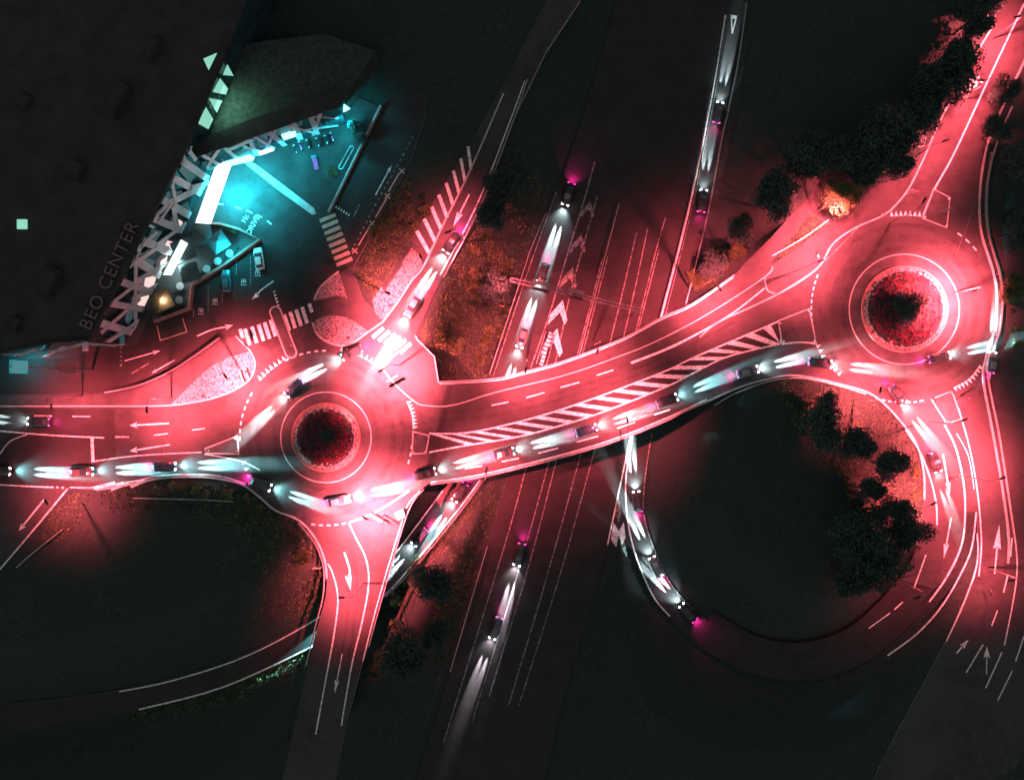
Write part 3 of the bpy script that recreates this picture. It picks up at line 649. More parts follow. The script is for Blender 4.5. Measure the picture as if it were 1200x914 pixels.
def car(px, py, hd, label, z=0, paint=0, beams=1.0, hcol=HEAD, group='cars driving with their headlights on', tail=True, lit=True):
    """hd = heading as a pixel direction"""
    o = copy_tree(CAR) if used[0] else CAR; used[0] = True
    p = P(px, py, z); o.location = p+Vector((0, 0, .03)); o.rotation_euler = (0, 0, math.atan2(-hd[1], hd[0])); tag(o, label, 'car', group)
    pm_ = paint if not isinstance(paint, int) else CP[paint]
    k_ = random.Random(label).random(); o.scale = (.93+.16*k_, .97+.08*k_, .95+(.35 if k_ > .8 else .1*k_)) if lit else (1, 1, 1)
    for c in o.children:
        nm = c.name.split('.')[0]
        if nm in ('body', 'roof'): c.data = c.data.copy(); c.data.materials[0] = pm_
        if not lit and nm in ('headlight', 'taillight'): c.data = c.data.copy(); c.data.materials[0] = M['steel']
    if lit and beams:
        for sy in (-1, 1):
            l = bpy.data.lights.new('headlight_beam', 'SPOT'); l.energy = 62000*beams; l.color = hcol; l.spot_size = R(10.5); l.spot_blend = 1.0; l.shadow_soft_size = .06
            lo = bpy.data.objects.new('headlight_beam', l); COL.objects.link(lo); lo.parent = o; lo.location = (2.25, sy*.56, .66)
            lo.rotation_euler = (R(0), R(-84.5), 0)
            lo.rotation_euler = Vector((1, 0, -.097)).to_track_quat('-Z', 'Y').to_euler()
        l = bpy.data.lights.new('lane_wash', 'SPOT'); l.energy = 650*beams; l.color = hcol; l.spot_size = R(95); l.spot_blend = .9; l.shadow_soft_size = .3  # added wide wash between the headlights, lightens the lane around the car
        lo = bpy.data.objects.new('lane_wash', l); COL.objects.link(lo); lo.parent = o; lo.location = (2.25, 0, .75); lo.rotation_euler = Vector((1, 0, -.42)).to_track_quat('-Z', 'Y').to_euler()
        l = bpy.data.lights.new('tail_glow', 'SPOT'); l.energy = 260*beams; l.color = (1, .02, .3); l.spot_size = R(120); l.spot_blend = 1; l.shadow_soft_size = .1
        lo = bpy.data.objects.new('tail_glow', l); COL.objects.link(lo); lo.parent = o; lo.location = (-2.3, 0, .8); lo.rotation_euler = Vector((-1, 0, -.5)).to_track_quat('-Z', 'Y').to_euler()
    return o
def along(pts, s, z):                     # point and heading at path length s (pixels)
    q = [Vector((a.x, a.y)) for a in spl([(a, b, 0) for a, b in pts], 8)]
    for a, b in zip(q[:-1], q[1:]):
        L = (b-a).length
        if s <= L: return a.lerp(b, s/L), (b-a)
        s -= L
    return q[-1], q[-1]-q[-2]
def fleet(pts, items, z):
    for it in items:
        p, d = along(pts, it[0], z); car(p.x, p.y, d, it[1], z, *(it[2:]))
CB = (.35, .92, 1)
PA = [(-20,550),(60,553),(130,551),(200,546),(262,551),(310,568),(345,580),(385,588),(430,577),(480,560),(560,539),(620,523),(680,506),(740,486),(800,462),(860,440),(900,431),(950,425),(1010,434)]
fleet(PA, [(22,'black car with headlights on at the far left edge of the western road',0,1,CB),(118,'grey car on the western road above the shrub bank',1,1.2,CB),(215,'blue car entering the left roundabout from the west',2,1.2,CB),
           (330,'black car on the lower left arc of the left roundabout',0,1.1,CB),(425,'silver car on the bottom arc of the left roundabout',3,1.2),(530,'dark car driving onto the bridge from the left roundabout',0,1.2),(625,'grey car on the bridge above the motorway median',1,1.2),
           (725,'blue car at the middle of the bridge under the hatched median',2,1.1),(825,'black car on the bridge above the northbound slip road',0,1.1,CB),(925,'silver car leaving the bridge for the right roundabout',3,1.1),(1010,'dark car arriving at the lower edge of the right roundabout',0,.8)], 0)
fleet([(1030,440),(1055,470),(1080,510),(1098,555),(1104,600)], [(30,'grey car turning off the right roundabout onto the curved road',1,.8),(120,'dark car on the curved road beside its white arrow',0,.35)], 0)
fleet([(545,262),(520,300),(490,350),(470,378),(430,405),(385,428),(345,455),(325,490),(320,520)], [(28,'dark car coming down the northern road past the arrow',0,1.3),(115,'silver car just above the zebra crossing of the northern road',3,1.5),(205,'grey car entering the left roundabout from the north',1,1.4),(285,'blue car on the left arc of the left roundabout',2,1.0)], 0)
fleet([(670,215),(652,272),(628,345),(606,415),(585,480),(545,566),(519,600),(490,632),(462,664),(430,697),(400,721),(370,738),(310,768),(230,792)], [(15,'dark car on the motorway exit lane just above the gantry chevrons',0,1.2),(110,'grey car passing beneath the sign gantry on the exit lane',1,1.2),(190,'silver car on the exit lane about to pass under the bridge',3,1.2),(385,'black car on the sunken ramp beside the left roundabout',0,1.3,CB),(455,'blue car on the sunken ramp before it passes under the southern road',2,1.3),(562,'grey car on the sunken ramp coming out left of the southern road',1,.8,CB)], ZL)
fleet([(812,724),(780,685),(755,630),(745,570),(752,508),(780,400),(812,300),(825,215),(845,110),(858,40)], [(10,'dark car at the lower end of the right ramp',0,1.1),(75,'silver car on the bend of the right ramp',3,1.1),(155,'grey car on the right ramp just below the bridge',1,1.1),(515,'dark car on the northbound slip road with magenta tail lights',0,.4),(620,'grey car on the northbound slip road near the painted triangle',1,.4)], ZL)
fleet([(622,590),(600,680),(570,765),(540,850)], [(60,'dark car on the left motorway lane south of the bridge',0,.8,(.9,.75,.85)),(150,'grey car far down the left motorway lane',1,.5,(.9,.75,.85))], ZL)
car(1159, 425, (0.15,-1), 'silver car on the road passing the right roundabout', 0, 3, .7, CB)
car(48, 494, (-1,-.05), 'dark car heading left with magenta tail lights on the western road', 0, 0, .4)
car(1098, 419, (1,-.22), 'grey car with cyan headlights on the lower arc of the right roundabout', 0, 1, .8, CB)
car(305, 304, (-.15,-1), 'white parked car with its doors open beside the terrace wall', 0, M['car_white'], lit=False, group='cars parked in the marked bays')
car(267, 330, (-.05,-1), 'teal parked car in the middle bay beside the terrace wall', 0, M['car_teal'], lit=False, group='cars parked in the marked bays')

# ------------------------------------------------------------------ shopping centre with lattice facades
ZR = 10.5; ZW = 7.5
bd = empty('shopping_centre', P(167, 405, 0)); tag(bd, 'large dark building with a diagonal lattice facade and rooftop lettering', 'building')
def bpart(mb, name, m, parent=None, smooth=False):
    o = mb.build(name, m); par = parent or bd
    if par is bd: at_parent(o, bd)
    else:
        o.parent = par; o.matrix_parent_inverse = Matrix.Translation(-bd.location)
    return o
roofpx = [(108,398),(222,170),(270,50),(300,-25),(320,-90),(-160,-90),(-160,440),(0,414),(60,402)]
rw = [Q(a, b, ZR) for a, b in roofpx]
ctr = Q(60, 200, ZR)
mb = MB(); mb.prism([p+(ctr-p).normalized()*.5 for p in rw], -.3, ZR-.12); bpart(mb, 'wall', M['glass'])
mb = MB(); mb.prism(rw, ZR-.1, ZR+.15); bpart(mb, 'roof', M['roof'])
wing = [(222,170),(229,185),(400,125),(396,106),(300,138),(238,162)]
ww = [Q(a, b, ZW) for a, b in wing]; wc = Q(310, 145, ZW)
mb = MB(); mb.prism([p+(wc-p)*.02 for p in [Q(a, b, ZW) for a, b in [(224,172),(231,183),(397,126),(393,109),(300,140),(238,164)]]], -.3, ZW-.13); bpart(mb, 'wall', M['glass'])
mb = MB(); mb.prism(ww, ZW-.11, ZW+.1); bpart(mb, 'roof', M['roof'])
# lower roof terrace behind the wing, lit by the windows of the upper wall
zt = 5.0
mb = MB(); mb.prism([Q(a, b, zt) for a, b in [(236,172),(262,112),(284,52),(380,40),(440,60),(402,118),(310,150)]], -.3, zt); bpart(mb, 'terrace_roof', M['roof_green'])
def wallpt(px, a, b):                     # pixel on the vertical wall through 2D world line a-b -> 3D
    d = Q(px[0], px[1], 0); e = b-a         # ray: xy = d*t, z = HC(1-t)
    den = d.x*e.y-d.y*e.x; t = (a.x*e.y-a.y*e.x)/den
    return Vector((d.x*t, d.y*t, HC*(1-t)))
def facade(a, b, bars_, name, out, thick=.14, mi='lattice', zlo=0, zhi=ZR):
    a, b = Q(*a, zhi), Q(*b, zhi); e = (b-a); nrm = Vector((e.y, -e.x, 0)).normalized()
    if nrm.dot(Vector((out[0], out[1], 0))) < 0: nrm = -nrm
    mb = MB(); k = 0
    for p, q, w in bars_:
        A, B = wallpt(p, a, b), wallpt(q, a, b)
        wm = w/S*1.15                                                      # foreshortened wall
        u0 = Vector((e.x, e.y, 0)).normalized(); a3 = Vector((a.x, a.y, 0))
        pa = Vector(((A-a3).dot(u0), A.z)); pb = Vector(((B-a3).dot(u0), B.z)); d = pb-pa
        if d.length < .2: continue
        d.normalize(); pa -= d*.35; pb += d*.35; s_ = Vector((-d.y, d.x))*wm*.5; k += 1; o0 = nrm*(.06+.012*k); o1 = o0+nrm*thick
        pl = [pa-s_, pb-s_, pb+s_, pa+s_]
        for ax, lim, sg in ((1, zlo, 1), (1, zhi, -1), (0, 0, 1), (0, e.length, -1)):
            out_ = []
            for i_ in range(len(pl)):
                v, w_ = pl[i_], pl[(i_+1) % len(pl)]; iv, iw = (v[ax]-lim)*sg >= 0, (w_[ax]-lim)*sg >= 0
                if iv: out_.append(v)
                if iv != iw: out_.append(v.lerp(w_, (lim-v[ax])/(w_[ax]-v[ax])))
            pl = out_
            if len(pl) < 3: break
        if len(pl) < 3: continue
        n_ = len(pl); W3 = [a3+u0*v.x+Vector((0, 0, v.y)) for v in pl]
        mb.add([v+o0 for v in W3]+[v+o1 for v in W3], [tuple(range(n_, 2*n_)), tuple(range(n_-1, -1, -1))]+[(i_, (i_+1) % n_, n_+(i_+1) % n_, n_+i_) for i_ in range(n_)])
    o = bpart(mb, name, M[mi]); return a, b, nrm
f1 = [((210.8, 187.0), (249.2, 214.0), 7), ((199.5, 206.9), (237.9, 228.2), 7), ((189.5, 233.9), (229.3, 256.7), 7.5), ((181.0, 256.7), (215.1, 270.9), 7), ((163.9, 280.8), (203.7, 296.5), 8), ((154.0, 302.2), (195.2, 327.8), 8), ((139.8, 329.2), (183.8, 344.8), 7), ((127.0, 354.8), (175.3, 363.3), 6.5), ((115.6, 377.5), (158.2, 390.3), 7.5), ((178.1, 255.3), (198.0, 236.8), 5), ((198.0, 236.8), (240.7, 216.3), 7.5), ((162.5, 287.9), (181.0, 272.3), 4), ((183.8, 285.1), (215.1, 262.4), 4.5), ((151.1, 310.7), (189.5, 285.1), 5), ((158.2, 327.8), (195.2, 307.9), 4), ((127.0, 356.2), (163.9, 327.8), 4.5), ((158.2, 346.2), (186.7, 330.6), 4), ((118.4, 387.5), (161.1, 350.5), 4.5), ((121.3, 401.7), (175.3, 366.1), 5.5), ((199.5, 214.0), (203.7, 235.3), 4), ((200.9, 242.5), (207.1, 269.5), 5), ((197.5, 239.6), (185.3, 258.1), 4), ((156.8, 302.2), (156.8, 403.1), 4.2), ((164.5, 285.1), (156.8, 302.2), 4), ((217.9, 177.1), (223.6, 164.3), 5), ((217.9, 174.2), (226.5, 185.6), 4), ((212.3, 188.4), (198.0, 209.8), 3.5), ((223.6, 218.3), (249.2, 211.2), 5), ((237.9, 228.2), (249.2, 221.1), 5)]
facade((108,398), (222,170), f1, 'lattice', (1, -.3))
f2 = [((363,134.5),(371,155),5),((377,127),(367,158),3.5),((354,135),(394,138),2),((343,153),(394,147),2),((342,140.6),(352,163),6),((311,153),(335,171),4),((333,145),(372,156),3),
      ((266,175),(294,163),6),((314,153),(334,170),5),((264,173),(284,190),4),((238,181),(276,203),4),((255,175),(240,198),3.5),((292,163),(300,180),4),((300,160),(320,172),3),((322,151),(310,176),3),((286,170),(312,178),3)]
facade((226,184), (400,124.5), f2, 'lattice', (.3, -1), zhi=ZW)
f3 = [((140,405),(100,401),4),((150,403),(95,404),3),((100,400),(70,410),3),((95,404),(45,413),3),((60,402),(20,415),3),((75,405),(50,418),4),((45,407),(15,418),3),((100,402),(100,412),5),((30,412),(5,414),2)]
facade((108,398), (0,414), f3, 'lattice', (0, -1))
# dark continuation of the lattice around the glowing triangular windows
a, b = Q(222,170,ZR), Q(270,50,ZR); e = b-a; nr = Vector((e.y, -e.x, 0)).normalized()
for tri in ([(238,69),(253.5,62.5),(244,82)], [(261,88),(266,76),(273,89)], [(249,108),(257.5,92),(266.5,104),(264,111)], [(244.5,115.5),(260,118),(253.5,132)], [(231.5,144.5),(241,126),(249,140),(243.5,151.5)]):
    pts = [wallpt(p, a, b) for p in tri]
    vs = [p+nr*.03 for p in pts]+[p+nr*.14 for p in pts]; n = len(pts); mb = MB()
    mb.add(vs, [tuple(range(n, 2*n)), tuple(range(n-1, -1, -1))]+[(i, (i+1) % n, n+(i+1) % n, n+i) for i in range(n)])
    w = bpart(mb, 'lit_window', M['mint'])
al = bpy.data.lights.new('window_light', 'AREA'); al.energy = 120; al.color = (.30, .85, .62); al.size = 6; al.size_y = 3; al.shape = 'RECTANGLE'
lo = bpy.data.objects.new('window_light', al); COL.objects.link(lo); c = (a+b)/2; lo.location = (c.x+nr.x*1.0, c.y+nr.y*1.0, 8.5); lo.rotation_euler = Vector((nr.x, nr.y, -1.0)).to_track_quat('-Z', 'Y').to_euler()
lo.parent = bd; lo.matrix_parent_inverse = Matrix.Translation(-bd.location)
# lettering on the roof edge
me = text_mesh('BEO CENTER', 4.1, .12, spacing=1.12)
for v in me.vertices: v.co.y *= 1.0
me.materials.append(mat('letter', (.16,.10,.11), .7)); o = bpy.data.objects.new('roof_lettering', me); link(o)
p0, p1 = P(100, 385, ZR+.4), P(157, 262, ZR+.4); c = (p0+p1)/2; wid = max(v.co.x for v in me.vertices)-min(v.co.x for v in me.vertices); sc_ = (p1-p0).length/wid
for v in me.vertices: v.co.x *= sc_; v.co.y *= sc_
o.rotation_euler = (0, 0, math.atan2(p1.y-p0.y, p1.x-p0.x)); dd = (p1-p0).normalized(); o.location = c; at_parent(o, bd)
mb = MB(); mb.box((0, 0, 0), (1.7, 1.7, .3)); o = mb.build('skylight', M['mint']); o.location = P(26, 263, ZR+.3); at_parent(o, bd)
for (x_, y_, w_, d_, h_) in ((60,330,5,3,1.4),(90,200,3,3,1.1),(140,120,6,2.5,1.6),(30,120,2.2,2.2,.9),(180,60,4,2,1.2),(20,380,2.5,1.6,.8)):
    mb = MB(); mb.box((0, 0, h_/2), (w_, d_, h_)); mb.box((0, 0, h_+.06), (w_*.8, d_*.8, .12)); o = mb.build('roof_unit', M['roof']); o.location = P(x_, y_, ZR+.15); o.rotation_euler = (0, 0, R(64)); at_parent(o, bd)
mb = MB(); mb.strip([Vector((p.x, p.y, ZR+.15)) for p in [Q(a_, b_, ZR) for a_, b_ in [(-160,440),(0,414),(60,402),(108,398),(222,170),(270,50)]]], .3, h=.45); bpart(mb, 'parapet', M['roof'])
# shop front lights and lit rooms behind the lattice
def litquad(px_, a, b, mname, m, off=.02, z=(0, 10.3), hh=None):
    hh = hh or ZR; a, b = Q(*a, hh), Q(*b, hh); e = (b-a); n = Vector((e.y, -e.x, 0)).normalized()
    if n.x < 0 and n.y > 0: n = -n
    pts = [wallpt(p, a, b) for p in px_]
    for v in pts: v.z = min(max(v.z, z[0]), z[1])
    mb = MB(); k = len(pts); vs = [p+n*off for p in pts]+[p+n*(off+.05) for p in pts]
    mb.add(vs, [tuple(range(k, 2*k)), tuple(range(k-1, -1, -1))]+[(i, (i+1) % k, k+(i+1) % k, k+i) for i in range(k)]); bpart(mb, mname, m)
A1 = ((108,398),(222,170)); A2 = ((226,184),(400,124.5))
for q in ([(170,326),(184,322),(180,343),(168,340)], [(160,350),(178,346),(172,360),(158,358)], [(196,282),(204,284),(196,300),(188,296)], [(188,306),(196,300),(196,306),(186,322)], [(207,256),(214,260),(210,268),(204,264)]): litquad(q, *A1, 'lit_window', M['shop_lit'])
for q in ([(204,196),(215,194),(230,206),(222,215)], [(192,222),(214,224),(205,234),(190,234)], [(206,244),(220,236),(228,250),(222,255)], [(178,268),(190,272),(182,283),(172,280)], [(150,360),(162,364),(150,380),(146,376)], [(140,391),(146,392),(146,403),(140,403)], [(166,300),(182,306),(176,318),(160,312)]): litquad(q, *A1, 'window', M['shop_teal'], z=(0.3, 10.2))
for q in ([(236,190),(262,186),(270,198),(240,202)], [(272,180),(300,170),(306,182),(280,188)], [(300,160),(312,156),(316,170),(304,174)], [(346,138),(351,136),(354,147),(349,148)], [(318,152),(338,146),(342,152),(322,160)]): litquad(q, *A2, 'window', M['shop_teal'], z=(0.3, 7.3), hh=ZW)
# glowing canopy over the drive lane
def canopy(poly_, z0, z1, name, m):
    mb = MB(); mb.prism([Q(a, b, z1) for a, b in poly_], z0, z1); return bpart(mb, name, m)
canopy([(252,196),(262,190),(270,194),(246,262),(229,261)], 3.9, 4.3, 'light_canopy', M['white_box'])
canopy([(262,190),(293,181),(298,184),(296,188),(270,194)], 4.31, 4.6, 'light_canopy', M['cyan_box'])
canopy([(302,178),(319,173),(321,176),(304,182)], 3.6, 3.9, 'light_sign', M['violet_box'])
canopy([(329,157),(345,152),(347,159),(332,164)], 4.2, 4.6, 'light_sign', M['cyan_box'])
canopy([(403,122),(410,127),(402,131)], 4.5, 4.9, 'light_sign', M['cyan_box'])
canopy([(212,281),(219,285),(200,322),(191,322)], 3.1, 3.5, 'light_canopy', M['white_box'])
canopy([(34,405),(44,407),(40,411),(31,409)], 4.5, 4.8, 'light_sign', M['cyan_box'])
def pt(px, py, z, e, c, r=.5, nm='shop_fill_light', par=bd):
    l = bpy.data.lights.new(nm, 'SPOT'); l.energy = e; l.color = c; l.shadow_soft_size = r; l.spot_size = R(152); l.spot_blend = .3
    o = bpy.data.objects.new(nm, l); COL.objects.link(o); o.location = P(px, py, z); at_parent(o, par); return o
pt(268, 224, 3.8, 2400, CYAN, .8); pt(296, 200, 4.0, 900, CYAN, .6); pt(346, 172, 4.0, 300, CYAN); pt(404, 142, 4.4, 500, CYAN); pt(20, 420, 4, 250, CYAN); pt(318, 212, 6, 330, CYAN, .5); pt(385, 180, 6, 240, CYAN, .5)  # the two high forecourt spots are added fill with no fixture
pt(206, 310, 3.0, 380, (.6, .95, 1)); pt(262, 290, 4.0, 420, CYAN); pt(190, 352, 3.2, 160, (1, .6, .5)); pt(286, 246, 6, 380, CYAN)  # last spot is further added fill hung over the forecourt

# ------------------------------------------------------------------ terrace, wall, parasols, furniture
twp = [(238,262),(262,264),(283,270),(306,282),(267,310),(227,335),(224,362),(183,377)]
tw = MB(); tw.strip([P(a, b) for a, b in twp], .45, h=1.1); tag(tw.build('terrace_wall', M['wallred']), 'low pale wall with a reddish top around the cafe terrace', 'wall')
struct(sheet('terrace_paving', [[(204,300),(238,263),(262,265),(283,271),(305,283),(266,309),(226,334),(223,361),(185,376),(178,372)]], .05, M['pave'], skirt=.1))
def parasol(px, py, s, rot, m, label):
    o = empty('parasol', P(px, py)); o.rotation_euler = (0, 0, R(rot)); tag(o, label, 'parasol', 'square parasols on the cafe terrace')
    mb = MB(); h = s/2; mb.add([(-h,-h,2.4),(h,-h,2.4),(h,h,2.4),(-h,h,2.4),(0,0,3.1)], [(0,1,4),(1,2,4),(2,3,4),(3,0,4),(3,2,1,0)]); mb.build('canopy', m, o)
    mb = MB(); mb.tube((0,0,0), (0,0,3.15), .04); mb.build('pole', M['steel'], o); mb = MB(); mb.box((0,0,.06), (.6,.6,.12)); mb.build('base', M['concrete'], o)
parasol(222, 296, 4.2, 20, M['parasol'], 'large teal square parasol nearest the bright shop front')
parasol(243, 278, 3.8, 10, M['parasol'], 'dark teal parasol at the upper end of the terrace under the glowing canopy')
parasol(262, 287, 3.6, 35, M['parasol'], 'teal parasol in the middle of the terrace near the lane lettering')
parasol(229, 322, 3.6, 15, M['parasol'], 'teal parasol at the inner corner of the terrace wall')
parasol(197, 354, 3.8, 25, M['parasol_olive'], 'olive square parasol at the lower end of the terrace')
def table(px, py, label):
    o = empty('cafe_table', P(px, py)); tag(o, label, 'table', 'round cafe tables by the terrace wall')
    mb = MB(); mb.tube((0,0,.72), (0,0,.76), .75, n=18); mb.build('tabletop', M['kerb'], o); mb = MB(); mb.tube((0,0,.05), (0,0,.72), .05); mb.build('leg', M['steel'], o)
table(271, 298, 'round pale table on the terrace nearest the corner by the white car'); table(257, 307, 'round pale table at the middle of the slanting terrace wall'); table(244, 316, 'round pale table nearest the inner corner of the terrace wall'); table(212, 352, 'round table beside the olive parasol'); table(213, 336, 'round table between the teal and olive parasols')
def chair(px, py, rz, label):
    o = empty('cafe_chair', P(px, py), R(rz)); tag(o, label, 'chair', 'cafe chairs on the terrace')
    mb = MB(); mb.box((0,0,.45), (.48,.48,.06)); mb.build('seat', M['black'], o); mb = MB(); mb.box((-.22,0,.7), (.05,.46,.42)); mb.build('backrest', M['black'], o)
    for sx in (-.2,.2):
        for sy in (-.2,.2): mb = MB(); mb.box((sx,sy,.24), (.04,.04,.38)); mb.build('leg', M['steel'], o)
for i, (x_, y_, r_, l_) in enumerate([(278,292,200,'dark chair right of the upper round table'),(265,302,90,'dark chair between the upper and middle round tables'),(251,311,90,'dark chair left of the middle round table'),(238,320,60,'dark chair beside the lowest slanting wall table'),(208,345,0,'dark chair above the olive parasol table'),(216,359,150,'dark chair in the lower corner of the terrace')]): chair(x_, y_, r_, l_)
def planter(a, b, label, w=1.0):
    o = empty('planter', P(*a)); tag(o, label, 'planter', 'planters along the terrace'); A, B = P(*a), P(*b)
    mb = MB(); mb.strip([A, B], w, h=.5); at_parent(mb.build('trough', M['black']), o)
    mb = MB()
    for _ in range(260):
        p = A.lerp(B, random.random())+Vector((random.uniform(-.4,.4), random.uniform(-.4,.4), .5+random.random()*.4)); leaf(mb, p, .22)
    at_parent(mb.build('plants', M['leaf']), o)
def leaf(mb, p, s):
    a = Vector((random.gauss(0,1), random.gauss(0,1), random.gauss(0,1))).normalized(); b = a.orthogonal().normalized(); c = a.cross(b)*random.uniform(.5,.9)
    t = random.random()*6.28; b2 = b*math.cos(t)+c*math.sin(t); c2 = -b*math.sin(t)+c*math.cos(t)
    p = Vector(p); mb.add([p-b2*s, p-c2*s*.55, p+b2*s, p+c2*s*.55], [(0,1,2,3)])
planter((192,369), (217,361), 'dark planter along the lowest terrace wall'); planter((262,268), (280,273), 'planter by the upper terrace wall near the lane lettering', .7)
# raised island and boundary wall of the forecourt
o = MB(); o.prism([Q(a, b) for a, b in [(287,192),(292,188),(300,193),(368,244),(371,251),(366,252),(330,226)]], 0, .16); struct(o.build('drive_lane_island', M['kerb']))
mb = MB(); mb.strip([P(447,126), P(386,250)], .35, h=1.0); tag(mb.build('boundary_wall', M['concrete']), 'straight wall between the teal forecourt and the dark service lane', 'wall')
def totem(px, py, label):
    pass
cor = empty('bicycle_stand', P(406,188)); tag(cor, 'long rounded hoop frame lying between the forecourt trees', 'bicycle stand')
mb = MB(); q = [P(a, b, .5) for a, b in arc(399.5,196,2.6,40,240,6)+arc(412,174,2.6,220,420,6)]; mb.strip(q, .12, h=.1, closed=True); at_parent(mb.build('hoop', M['steel']), cor)
for a, b in ((399,196),(412,174),(408,186)): mb = MB(); p = P(a, b); mb.tube((p.x, p.y, 0), (p.x, p.y, .5), .05); at_parent(mb.build('leg', M['steel']), cor)
def make_moto():
    t = empty('motorcycle', (0,0,0))
    mb = MB(); mb.box((0,0,.62), (.9,.28,.3)); mb.box((.15,0,.82), (.4,.3,.16)); mb.build('body', M['black'], t)
    mb = MB(); mb.box((-.35,0,.84), (.62,.26,.1)); mb.build('seat', M['rubber'], t)
    for x_ in (-.68,.7): mb = MB(); mb.tube((x_,-.06,.32), (x_,.06,.32), .32, n=14); mb.build('wheel', M['rubber'], t)
    mb = MB(); mb.tube((.48,-.38,1.05), (.48,.38,1.05), .03); mb.tube((.7,0,.35), (.45,0,1.05), .04); mb.build('handlebar', M['steel'], t)
    mb = MB(); mb.box((.74,0,.7), (.3,.2,.06)); mb.box((-.74,0,.7), (.3,.2,.06)); mb.build('mudguard', M['white'], t)
    return t
mo = make_moto()
for i, (x_, y_, c_, l_) in enumerate([(347,176,0,'leftmost motorcycle of the parked row'),(353,172,1,'motorcycle with a pink seat at the left end of the row'),(362,170,0,'dark motorcycle third from the left in the row'),(373,168,0,'dark motorcycle in the middle of the row'),(383,165,0,'dark motorcycle just left of the rightmost pink one'),(390,162,1,'motorcycle with a pink seat at the right end of the row')]):
    o = mo if i == 0 else copy_tree(mo); o.location = P(x_, y_)+Vector((0,0,.01)); o.rotation_euler = (0,0,R(110)); tag(o, l_, 'motorcycle', 'motorcycles parked in a row on the forecourt')
    for c in o.children:
        if c_ and c.name.startswith('seat'): c.data = c.data.copy(); c.data.materials[0] = M['pink']
o = empty('bench', P(370.5,193), R(-76)); tag(o, 'pink slatted bench alone on the teal forecourt', 'bench')
mb = MB(); 
for k in range(6): mb.box((-.95+k*.38,0,.46), (.3,.85,.06))
mb.build('seat', M['pink'], o)
for x_ in (-.9,.9): mb = MB(); mb.box((x_,0,.21), (.08,.7,.42)); mb.build('leg', M['steel'], o)
mb = MB(); mb.box((-1.35,0,.4), (.35,.95,.7)); mb.build('end_box', M['car_teal'], o)
# pylon sign left
py_ = empty('pylon_sign', P(108,434)); tag(py_, 'tall pylon sign with a cyan lit box on top and a red panel lower down', 'sign'); bb = P(108,434)
mb = MB(); mb.tube(bb, bb+Vector((0,0,22)), .22, .16, 10); at_parent(mb.build('mast', M['post']), py_)
mb = MB(); mb.box(bb+Vector((0,0,19.8)), (.5,2.2,3.6)); at_parent(mb.build('lit_box', M['cyan_soft']), py_)
mb = MB(); mb.box(bb+Vector((0,.2,7.5)), (.3,1.5,5.0)); at_parent(mb.build('panel', M['wallred']), py_)

# ------------------------------------------------------------------ signs, gantry, small things
def sign(px, py, w, h, z, rz, label, col='post', name='direction_sign', posts=1, zb=0):
    b = P(px, py, zb); o = empty(name, b, R(rz)); tag(o, label, 'sign')
    mb = MB(); mb.box((0,0,z), (.06,w,h)); mb.build('panel', M[col], o)
    mb = MB(); mb.box((.04,0,z), (.02,w-.12,h-.12)); mb.build('face', M['white'], o)
    for k in range(posts): yy = 0 if posts == 1 else (-w*.35, w*.35)[k]; mb = MB(); mb.tube((-.08,yy,-.3), (-.08,yy,z+h/2), .05); mb.build('post', M['post'], o)
sign(291, 441, 2.6, 1.2, 2.8, 200, 'direction sign on the pale gravel bed casting a long shadow', posts=2)
sign(463, 444, 2.4, 1.4, 2.8, 120, 'direction sign at the upper right rim of the left roundabout', posts=2)
sign(444, 603, 3.0, 1.4, 3.0, 60, 'large direction sign beside the start of the southern road', posts=2)
sign(490, 291, 2.8, 1.6, 2.6, 60, 'dark sign board at the foot of the hatched area', 'black', posts=2)
sign(1062, 228, 1.4, 1.4, 2.4, 70, 'white sign on the left verge above the right roundabout')
sign(1100, 250, 2.2, 1.2, 2.6, 100, 'direction sign on the island above the right roundabout', posts=2)
sign(1122, 468, 1.8, .9, 2.4, 300, 'direction sign on the island below the right roundabout', posts=2)
sign(953, 303, .8, .8, 2.2, 200, 'small sign at the kerb left of the right roundabout')
sign(375, 662, 1.6, .8, 2.3, 90, 'white sign board on the inner bend of the southern road', 'white', posts=2)
sign(293, 405, .9, .9, 2.3, 30, 'dark sign at the corner of the left zebra crossing', 'black')
sign(588, 360, 1.0, 1.6, 1.6, 75, 'red and white board in the bushes by the motorway exit lane', 'wallred', zb=-4.2)
sign(1152, 690, 1.4, .6, 2.2, 20, 'small sign on the strip between the curved road and the outer road')
mb = MB(); mb.box((0,0,.6), (1.6,1.3,1.2)); o = mb.build('control_cabinet', M['white']); o.location = P(470,602); o.rotation_euler = (0,0,R(-20)); 
cab = empty('control_cabinet', P(470,602), R(25)); o.name = 'housing'; o.parent = cab; o.location = (0,0,0); o.rotation_euler = (0,0,0); tag(cab, 'white cabinet beside the guardrail of the southern road', 'cabinet')
mb = MB(); mb.box((0,0,1.23), (1.75,1.45,.06)); mb.build('lid', M['white'], cab); mb = MB(); mb.box((.95,.5,.3), (.28,.5,.6)); mb.build('side_box', M['car_teal'], cab)
